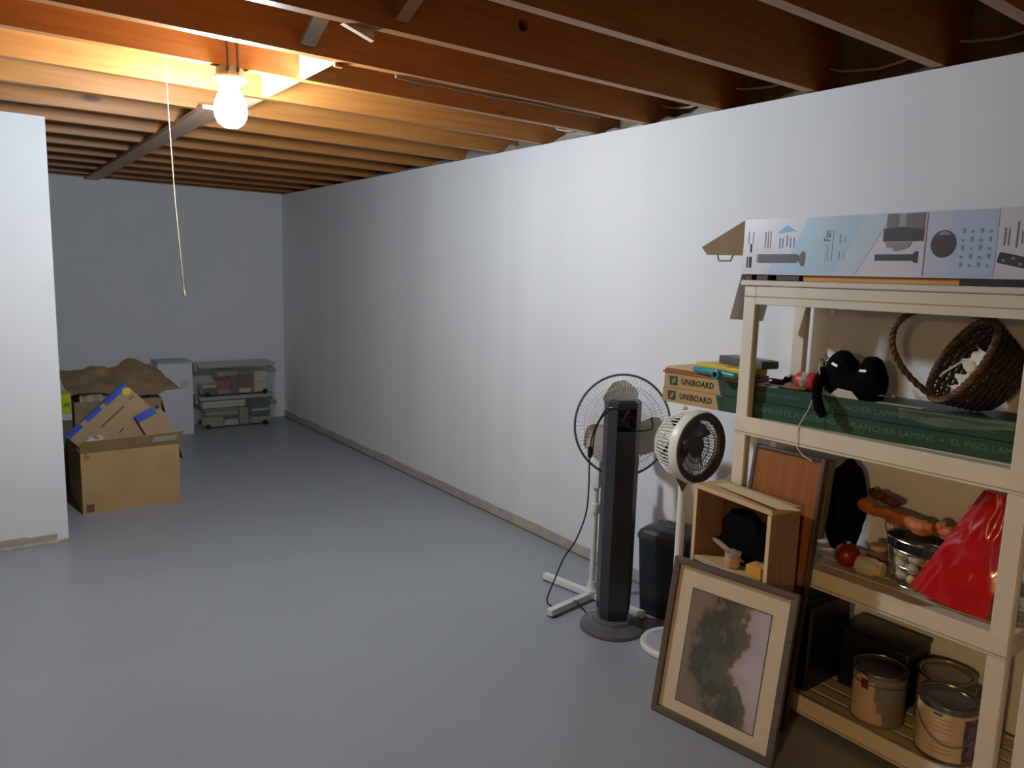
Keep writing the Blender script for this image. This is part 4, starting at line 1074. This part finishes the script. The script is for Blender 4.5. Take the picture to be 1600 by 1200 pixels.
g = G(); g.lathe([(0, -.155), (.040, -.150), (.055, -.12), (.058, -.06), (.045, -.035), (0, -.035)], 30, MH); obj('motor_housing', g, M_WHITEPL, pf, True)
RG = .214
def cage(sign, z0, zc, n, name):
    g = G()
    for k in range(n):
        a = 2 * PI * k / n; c, s = math.cos(a), math.sin(a)
        g.tube([(.045 * c, .045 * s, zc), (.10 * c, .10 * s, zc - sign * .004), (.165 * c, .165 * s, zc - sign * .018), (RG * c, RG * s, z0)], .0008, 4, M=MH)
    for (r, dz) in ((.075, .002), (.12, .008), (.165, .018)):
        g.tube([(r * math.cos(2 * PI * q / 48), r * math.sin(2 * PI * q / 48), zc - sign * dz) for q in range(48)], .0013, 4, closed=True, M=MH)
    obj(name, g, M_GRILLE, pf, kind='stuff')
cage(1, .004, .055, 84, 'front_grille'); cage(-1, -.004, -.045, 72, 'rear_grille')
g = G(); g.tube([(RG * math.cos(2 * PI * q / 72), RG * math.sin(2 * PI * q / 72), 0) for q in range(72)], .0052, 8, closed=True, M=MH); obj('cage_rim', g, M_RIM, pf, True)
g = G(); g.lathe([(.046, .052), (.046, .058), (.040, .061), (0, .061)], 28, MH); obj('badge', g, M_RIM, pf, True)
g = G(); g.lathe([(.030, -.03), (.030, .02), (.022, .032), (0, .034)], 24, MH); obj('blade_hub', g, M_BLADE, pf, True)
for k in range(3):
    a0 = PI / 2 + 2 * PI * k / 3 + .12; g = G()
    def bl_(u, v):
        r = .026 + .164 * u; wid = .34 + .56 * math.sin(PI * min(1, u * .75 + .12)); wid *= (1 - .55 * max(0, u - .8) / .2)
        a = a0 + (v - .5) * wid * 1.55
        return (r * math.cos(a), r * math.sin(a), .008 + (v - .5) * .045)
    g.grid(bl_, 14, 10, .002, MH); obj('blade', g, M_BLADE, pf, True, ang=80)

# ------------------------------------------------------------------ round circulator fan
rf = thing('circulator_fan', 'white globe-shaped circulator fan with a dark front grille on a round base', 'fan', (2.190, 1.842, 0))
g = G(); g.lathe([(.120, .0), (.126, .006), (.126, .020), (.120, .028), (.113, .026), (.107, .024), (.030, .030), (0, .030)], 56); obj('base', g, M_WHITEPL, rf, True)
g = G(); g.lathe([(.105, .0245), (.105, .0262), (.030, .0315), (0, .0315)], 48); obj('base_plate', g, mat('base_grey', srgb(176, 182, 192), .35), rf, True)
g = G(); g.bx(-.05, -.02, -.085, -.055, .027, .033); g.bevel(.003, 1); obj('control_pad', g, M_GREYPL, rf, True)
g = G(); g.lathe([(.022, .030), (.018, .045), (.0165, .06), (.0165, .63), (.0165, .64)], 28); obj('pole', g, M_WHITEPL, rf, True)
HCr = Vector((2.176, 1.825, .822)); axr = Vector((-.03, -.999, .03)).normalized()
MR = Matrix.Translation((-2.190, -1.842, 0)) @ frame(HCr, Vector((1, -.03, 0)), axr.cross(Vector((1, -.03, 0))))
MR = Matrix.Translation((-2.190, -1.842, 0)) @ frame(HCr, axr.cross(Vector((0, 0, 1))), (0, 0, 1))
# frame: x = side, y = up, z = x cross y
zdir = (MR.to_3x3() @ Vector((0, 0, 1)))
SG = 1 if zdir.y < 0 else -1             # +z or -z points to the front
def zf(z): return z * SG
g = G(); R1 = .136
g.lathe([(R1 - .006, zf(.030)), (R1, zf(.036)), (R1 + .001, zf(.060)), (R1 - .004, zf(.072)), (R1 - .010, zf(.072)), (R1 - .012, zf(.030)), (R1 - .006, zf(.030))], 64, MR); obj('head_ring', g, M_WHITEPL, rf, True)
g = G(); N = 56
for k in range(N):
    a = 2 * PI * k / N; c, s = math.cos(a), math.sin(a)
    pts = []
    for j in range(8):
        t = .12 + (PI / 2 - .12) * j / 7; pts.append(((R1 - .004) * math.sin(t) * c, (R1 - .004) * math.sin(t) * s, zf(.034 - .150 * math.cos(t))))
    g.tube(pts, .0022, 5, M=MR)
for r in (.05, .085, .112):
    t = math.asin(r / (R1 - .004)); g.tube([(r * math.cos(2 * PI * q / 48), r * math.sin(2 * PI * q / 48), zf(.034 - .150 * math.cos(t))) for q in range(48)], .002, 5, closed=True, M=MR)
obj('rear_guard', g, M_WHITEPL, rf, True, kind='stuff')
g = G(); g.lathe([(0, zf(-.118)), (.050, zf(-.112)), (.058, zf(-.09)), (.055, zf(-.02)), (0, zf(-.02))], 32, MR); obj('motor_housing', g, M_WHITEPL, rf, True)
M_FRONT = mat('front_charcoal', srgb(66, 62, 60), .35)
g = G(); g.lathe([(R1 - .012, zf(.068)), (R1 - .006, zf(.074)), (R1 - .010, zf(.078)), (R1 - .030, zf(.070)), (R1 - .034, zf(.060)), (R1 - .012, zf(.060)), (R1 - .012, zf(.068))], 64, MR); obj('front_bezel', g, M_FRONT, rf, True)
g = G()
for k in range(44):
    a = 2 * PI * k / 44; pts = []
    for j in range(6):
        r = .036 + (.104 - .036) * j / 5; aa = a + .35 * j / 5; pts.append((r * math.cos(aa), r * math.sin(aa), zf(.050 + .016 * j / 5)))
    g.tube(pts, .0013, 5, M=MR)
for r, z in ((.060, .0555), (.085, .0615)): g.tube([(r * math.cos(2 * PI * q / 48), r * math.sin(2 * PI * q / 48), zf(z)) for q in range(48)], .0018, 5, closed=True, M=MR)
obj('front_guard', g, M_FRONT, rf, True, kind='stuff')
g = G(); g.lathe([(.038, zf(.044)), (.040, zf(.050)), (.034, zf(.054)), (0, zf(.052))], 32, MR); obj('badge', g, M_FRONT, rf, True)
g = G(); g.lathe([(.026, zf(-.02)), (.026, zf(.02)), (0, zf(.026))], 24, MR); obj('blade_hub', g, M_FRONT, rf, True)
for k in range(5):
    a0 = 2 * PI * k / 5; g = G()
    g.grid(lambda u, v: ((.024 + .088 * u) * math.cos(a0 + (v - .5) * (.45 + .2 * u)), (.024 + .088 * u) * math.sin(a0 + (v - .5) * (.45 + .2 * u)), zf((v - .5) * .05)), 8, 8, .002, MR); obj('blade', g, M_FRONT, rf, True, ang=80)
# yoke under the head, with the dark triangular bracket
g = G(); g.tube([(0, 0, .62), (-.001, -.004, .66), (-.003, -.014, .690), (-.006, -.022, .702)], [.0165, .020, .028, .030], 20); obj('yoke', g, M_WHITEPL, rf, True)
g = G(); g.prism([(-.026, .695), (.026, .695), (0, .640)], 0, .006, frame((-.024, -.018, 0), (.653, -.757, 0), (0, 0, 1))); obj('bracket', g, M_FRONT, rf)
g = G(); g.tube([p for p in smooth_path([(.10, .03, .010), (.16, .10, .006), (.14, .17, .006), (.20, .22, .006), (.30, .20, .006)])], .003, 6); obj('power_cord', g, M_WHITEPL, rf, True)

# ------------------------------------------------------------------ waste bin
bn = thing('waste_bin', 'dark navy plastic waste bin with a rounded lid by the wall', 'bin', (2.405, 2.055, 0), math.radians(8))
def rrect(w, d, r, n=5):
    out = []
    for (cx, cy, a) in ((w - r, d - r, 0), (-w + r, d - r, PI / 2), (-w + r, -d + r, PI), (w - r, -d + r, 1.5 * PI)):
        for k in range(n + 1): out.append((cx + r * math.cos(a + PI / 2 * k / n), cy + r * math.sin(a + PI / 2 * k / n)))
    return out
def loft(g, secs):
    n = len(secs[0][1]); v = []; f = []
    for z, s in secs: v += [(a, b_, z) for a, b_ in s]
    for i in range(len(secs) - 1):
        for k in range(n): f.append((i * n + k, i * n + (k + 1) % n, (i + 1) * n + (k + 1) % n, (i + 1) * n + k))
    f.append(tuple(reversed(range(n)))); f.append(tuple((len(secs) - 1) * n + k for k in range(n))); g._add(v, f)
g = G(); loft(g, [(0, rrect(.075, .105, .02)), (.006, rrect(.078, .108, .02)), (.335, rrect(.092, .125, .024))]); obj('bin_body', g, M_BIN, bn, True)
g = G(); loft(g, [(.336, rrect(.097, .130, .026)), (.350, rrect(.097, .130, .026)), (.368, rrect(.090, .122, .026)), (.388, rrect(.068, .098, .026)), (.396, rrect(.045, .07, .026))]); lidb = obj('lid', g, M_DARKGREY, bn, True, ang=60)
g = G(); loft(g, [(.3965, rrect(.030, .052, .01)), (.399, rrect(.028, .050, .01))]); obj('push_flap', g, M_BIN, lidb, True)

# ------------------------------------------------------------------ far end of the room: boxes
def open_box(t, W, D, Hh, mt, th=.004):
    for (nm, a) in (('side_wall', (0, W, 0, th)), ('side_wall', (0, W, D - th, D)), ('side_wall', (0, th, th, D - th)), ('side_wall', (W - th, W, th, D - th))):
        obj(nm, G().bx(a[0], a[1], a[2], a[3], 0, Hh), mt, t)
    obj('box_bottom', G().bx(th, W - th, th, D - th, .001, th), mt, t)
b1 = thing('open_cardboard_box', 'large open brown cardboard box stuffed with taped parcels, nearest the partition', 'box', (.517, 4.770, 0), .02, 'cardboard boxes')
W1, D1, H1 = .527, .50, .362
open_box(b1, W1, D1, H1, M_CARD)
ffl = flap('front_flap', [(0, 0.0, H1), (W1, 0.0, H1), (W1 + .012, -.075, H1 + .090), (-.010, -.070, H1 + .080)], M_CARD, b1)
g = G(); g.grid(lambda u, v: (W1 * (.70 + .25 * u) + .006 * v, -.0735 * (.36 + .44 * v) - .0036, H1 + .0865 * (.36 + .44 * v) - .0030), 2, 2, .0008); obj('paper_label', g, mat('label_white', srgb(206, 196, 180), .7), ffl)
flap('side_flap', [(0.001, D1 - .01, H1), (0.001, 0.01, H1), (.028, .02, H1 - .10), (.028, D1 - .02, H1 - .10)], M_CARD, b1)
flap('side_flap', [(W1, .01, H1), (W1, D1, H1), (W1 + .03, D1, H1 - .11), (W1 + .03, .02, H1 - .11)], M_CARD, b1)
g = G(); g.bx(.018, .058, -.0008, -.0002, .012, .058); obj('printed_mark', g, mat('card_ink', srgb(112, 82, 56), .8), b1)
g = G()
for k in range(3): g.bx(.02, .050 - .008 * k, -.0008, -.0002, H1 - .036 + .012 * k, H1 - .030 + .012 * k)
obj('printed_mark', g, MATS['card_ink'], b1)
# parcels sticking out of it
M_TAPE = mat('blue_tape', srgb(46, 84, 184), .35, srgb(58, 100, 198), 12); M_PARCEL = mat('parcel_brown', srgb(164, 138, 104), .8, srgb(174, 148, 112), 4)
def slab(t, e1, e2, thk, tapes, marks):
    g = G(); g.bx(0, e1, 0, thk, 0, e2); obj('parcel_body', g.bevel(.002, 1), M_PARCEL, t)
    for (x0, x1, z0, z1) in tapes:
        g = G(); g.bx(x0, x1, -.0012, -.0002, z0, z1); 
        if z1 >= e2 - .0005: g.bx(x0, x1, -.0002, thk, e2 + .0002, e2 + .0012)
        obj('tape_strip', g, M_TAPE, t, label='blue tape')
    for (x0, x1, z0, z1, mt) in marks:
        g = G(); g.bx(x0, x1, -.0012, -.0002, z0, z1); obj('printed_mark', g, mt, t)
P = Vector((.785, 4.93, .725))
Mslab = T(P) @ RX(math.radians(-6)) @ RY(math.radians(-42)) @ T((-.43, 0, -.36))
t = thing('taped_parcel', 'flat brown parcel edged with blue tape, standing cornerwise in the open box', 'parcel', M=Mslab)
slab(t, .43, .36, .075, [(.0, .10, .335, .36), (.135, .24, .335, .36), (.27, .43, .332, .36)], [(.16, .33, .262, .272, MATS['card_ink']), (.20, .235, .17, .178, MATS['card_ink']), (.375, .41, .27, .277, MATS['card_ink'])])
g = G(); g.lathe([(.024, -.0002), (.024, .0012), (0, .0012)], 18, T((.402, -.0002, .318)) @ RX(PI / 2)); obj('round_sticker', g, mat('sticker_yellow', srgb(212, 190, 60), .5), t)
t = thing('taped_parcel', 'small brown parcel with a wide blue tape band at the right of the open box', 'parcel', M=T((.905, 4.885, .565)) @ RX(math.radians(-8)) @ RY(math.radians(-30 + 4)) @ T((-.09, 0, -.22)))
slab(t, .150, .22, .03, [(.0, .115, .178, .22)], [(.122, .146, .20, .219, M_INK)])
# crumpled clear wrap at its left corner
o = obj('bubble_wrap', G().grid(lambda u, v: (.10 * (u - .5), .03 * noise.noise((u * 4, v * 4, 1)), .08 * (v - .3) + .02 * noise.noise((u * 5, v * 5, 4))), 14, 12, .001), sheer_mat('wrap_clear', srgb(220, 222, 224), .45, .15), smooth=True, loc=(.60, 4.835, .385)); tag(o, 'crumpled clear wrap at the front left of the open cardboard box', 'plastic wrap')

b2 = thing('torn_cardboard_box', 'brown cardboard box with ragged torn flaps standing behind the open one', 'box', (.578, 5.50, 0), .0, 'cardboard boxes')
W2_, D2_, H2_ = .520, .40, .535
open_box(b2, W2_, D2_, H2_, M_CARD2)
def ragged(u, v):
    x = -.045 + (W2_ + .115) * u + .06 * (v - .5) * (-1.4 if u > .5 else -.3)
    y = -.045 + .40 * v
    z = H2_ + .045 + .018 * math.sin(u * 7) * (1 - v) + .125 * v + .065 * math.exp(-((u - .78) / .13) ** 2) * v + .022 * noise.noise((u * 4, v * 3, 3)) + .014 * noise.noise((u * 11, v * 7, 8))
    return (x, y + .03 * noise.noise((u * 9, 1, v * 2)), z)
g = G(); g.grid(ragged, 30, 14, .004); obj('torn_flap', g, M_CARD2, b2, True, ang=50)
flap('side_flap', [(W2_, .0, H2_), (W2_, D2_, H2_), (W2_ + .025, D2_, H2_ - .11), (W2_ + .025, 0, H2_ - .11)], M_CARD2, b2)
g = G(); g.bx(.03, W2_ - .17, .03, D2_ - .03, .35, H2_ + .03); g.bevel(.01, 2)
tag(obj('brown_package', g, M_CARD2, loc=(.578, 5.50, .0)), 'brown inner package under the ragged flaps of the torn box', 'package')
t = thing('purple_package', 'shiny purple package poking out under the flap at the right of the torn box', 'package', (.578 + W2_ - .155, 5.515, .36))
g = G(); g.bx(0, .14, 0, .16, 0, .228); g.bevel(.012, 3); obj('package_body', g, mat('purple_film', srgb(88, 60, 124), .3, srgb(104, 80, 140), 14), t, True)
g = G(); g.bx(.08, .125, -.0008, -.0001, .18, .21); obj('printed_panel', g, mat('purple_pale', srgb(160, 146, 186), .4, srgb(110, 90, 150), 60), t)
o = obj('clear_wrap', G().grid(lambda u, v: (.20 * u, .012 * math.sin(u * 20), .05 * v + .012 * noise.noise((u * 6, v * 3, 1))), 20, 6, .001), sheer_mat('wrap_shine', srgb(210, 205, 190), .4, .08), smooth=True, loc=(.61, 5.49, .535)); tag(o, 'glinting clear wrap along the top of the torn box', 'plastic wrap')
t = thing('lime_carton', 'tall narrow carton with a lime green top at the partition end', 'box', (.41, 5.30, 0))
g = G(); g.bx(0, .133, 0, .135, .001, .46); obj('carton_body', g.bevel(.002, 1), mat('carton_olive', srgb(110, 98, 72), .7), t)
g = G(); g.bx(0, .133, 0, .135, .461, .505); obj('carton_band', g, mat('carton_grey', srgb(186, 188, 180), .6), t)
g = G(); g.bx(0, .133, 0, .135, .506, .625); bd_ = obj('carton_top', g.bevel(.002, 1), mat('carton_lime', srgb(176, 196, 30), .5), t)
g = G(); g.bx(.09, .125, -.0008, -.0001, .545, .57); obj('printed_panel', g, mat('lime_dark', srgb(120, 140, 20), .5), bd_)

t = thing('white_box', 'tall plain white box standing beside the clear storage bins', 'box', (1.318, 6.70, 0))
g = G(); g.bx(0, .270, 0, .26, .001, .612); obj('box_body', g.bevel(.002, 1), M_WHITEPAINT, t)
g = G(); g.bx(-.002, .272, -.002, .262, .6125, .630); obj('box_lid', g.bevel(.002, 1), mat('lid_bluegrey', srgb(176, 190, 196), .6), t)
g = G(); g.bx(.17, .23, -.0008, -.0001, .40, .47); obj('printed_mark', g, mat('faint_print', srgb(208, 208, 214), .7, srgb(192, 192, 200), 40), t)

# clear storage bins with books
M_CLEAR = sheer_mat('bin_clear', srgb(196, 198, 184), .22, .25); M_LID = mat('bin_lid', srgb(188, 188, 180), .4)
M_LIDC = sheer_mat('bin_lid_clear', srgb(196, 196, 190), .8, .3)
def storage_bin(z, label):
    t = thing('storage_bin', label, 'storage bin', (1.676, 6.832, z), group='clear storage bins')
    Wb, Db, Hb = .66, .268, .262; th = .003
    g = G()
    ox = [(.012, .012), (Wb - .012, .012), (Wb - .012, Db - .012), (.012, Db - .012)]; tx = [(0, 0), (Wb, 0), (Wb, Db), (0, Db)]
    for k in range(4):
        a, b_, c, d = ox[k], ox[(k + 1) % 4], tx[(k + 1) % 4], tx[k]
        g._add([(a[0], a[1], .014), (b_[0], b_[1], .014), (c[0], c[1], Hb), (d[0], d[1], Hb)], [(0, 1, 2, 3)])
    g._add([(*p_, .014) for p_ in ox], [(0, 1, 2, 3)])
    obj('tub', g, M_CLEAR, t)
    g = G(); g.tube([(0, 0, Hb), (Wb, 0, Hb), (Wb, Db, Hb), (0, Db, Hb)], .005, 6, closed=True); obj('tub_rim', g, M_LID, t, True)
    g = G(); g.bx(-.006, Wb + .006, -.006, Db + .006, Hb + .0055, Hb + .024); g.bevel(.004, 2); obj('lid', g, M_LIDC, t, True)
    for x in (-.012, Wb - .006):
        g = G(); g.bx(x, x + .018, .09, .18, Hb - .045, Hb + .012); g.bevel(.004, 2); obj('latch', g, M_LID, t, True)
    for x in (.065, Wb - .09):
        for y in (.006, Db - .006):
            g = G(); g.lathe([(.0205, -.010), (.0215, -.006), (.0215, .006), (.0205, .010), (.006, .011), (0, .011)], 20, T((x, y - (.004 if y < .1 else -.004), .0216)) @ RX(PI / 2)); obj('wheel', g, M_BLACKPL, t, True)
    return t
s1 = storage_bin(0, 'lower clear wheeled storage bin in the back corner'); ZB2 = .2880
s2 = storage_bin(ZB2, 'upper clear wheeled storage bin stacked in the back corner')
def book(x0, x1, z0, z1, col, label, zb, depth=.16, ry=0, y0=.028, cat='book', pages=True):
    w, hh = x1 - x0, z1 - z0
    t = thing('book' if cat == 'book' else 'package', label, cat, M=T((1.676 + (x0 + x1) / 2, 6.832 + y0, zb + z0)) @ RY(ry), group='contents of the clear bins')
    mt = mat('cover_%d_%d_%d' % col, srgb(*col), .6)
    if pages and hh < w:
        g = G(); g.bx(-w / 2, w / 2, 0, depth, 0, .004); g.bx(-w / 2, w / 2, 0, depth, hh - .004, hh)
        if 'cream' not in label: g.bx(-w / 2, w / 2, 0, .0035, .004, hh - .004)
        obj('cover', g, mt, t)
        g = G(); g.bx(-w / 2 + .0042, w / 2 - .003, .0042, depth - .003, .0042, hh - .0042); obj('pages', g, mat('pages', srgb(216, 206, 176), .8), t)
    elif pages:
        g = G(); g.bx(-w / 2, w / 2, 0, .004, 0, hh); g.bx(-w / 2, -w / 2 + .004, .004, depth, 0, hh); g.bx(w / 2 - .004, w / 2, .004, depth, 0, hh); obj('cover', g, mt, t)
        g = G(); g.bx(-w / 2 + .0042, w / 2 - .0042, .0042, depth - .003, .003, hh - .003); obj('pages', g, mat('pages', srgb(216, 206, 176), .8), t)
    else:
        g = G(); g.bx(-w / 2, w / 2, 0, depth, 0, hh); obj('package_body', g.bevel(.003, 1), mt, t)
        g = G(); g.bx(-w / 2 + .006, w / 2 - .006, -.0006, 0, hh * .35, hh * .5); obj('printed_band', g, mat('band_pale', srgb(190, 186, 174), .6), t)
f0 = .0165
for a in ((.03, .155, f0, f0 + .060, (66, 78, 72), 'dark green book lying at the lower left of the upper bin'),
          (.03, .15, f0 + .061, f0 + .083, (214, 206, 186), 'thin cream book lying on the dark green one in the upper bin'),
          (.165, .27, f0, f0 + .046, (128, 134, 132), 'grey book lying under the red one in the upper bin'),
          (.165, .265, f0 + .047, f0 + .118, (152, 54, 64), 'red book in the middle left of the upper bin'),
          (.275, .335, f0, f0 + .150, (84, 76, 70), 'dark brown book standing mid way in the upper bin'),
          (.345, .455, f0, f0 + .040, (206, 192, 150), 'cream book lying flat right of centre in the upper bin'),
          (.345, .455, f0 + .041, f0 + .165, (98, 70, 66), 'brown book stacked on the cream one in the upper bin'),
          (.480, .60, f0, f0 + .090, (202, 186, 138), 'thick cream book at the lower right of the upper bin'),
          (.480, .60, f0 + .091, f0 + .190, (212, 196, 150), 'thick cream book at the upper right of the upper bin')):
    book(*a[:5], a[5], ZB2)
book(.155, .335, f0 + .155, f0 + .205, (150, 138, 104), 'tan package lying on top across the middle of the upper bin', ZB2, cat='package', pages=False)
for a in ((.03, .40, f0 + .165, f0 + .225, (206, 204, 196), 'long white package lying high in the lower bin', 'package', False),
          (.05, .20, f0, f0 + .080, (170, 160, 128), 'tan book lying at the lower left of the lower bin', 'book', True),
          (.21, .33, f0, f0 + .050, (196, 190, 176), 'pale book lying low in the lower bin', 'book', True),
          (.05, .33, f0 + .081, f0 + .160, (118, 116, 106), 'grey package under the long white one in the lower bin', 'package', False),
          (.345, .42, f0, f0 + .150, (150, 142, 116), 'khaki book standing in the middle of the lower bin', 'book', True),
          (.45, .62, f0 + .060, f0 + .205, (58, 70, 88), 'large dark blue package at the right of the lower bin', 'package', False),
          (.45, .62, f0, f0 + .055, (168, 158, 132), 'tan book lying under the dark blue package in the lower bin', 'book', True)):
    book(*a[:5], a[5], 0, cat=a[6], pages=a[7])
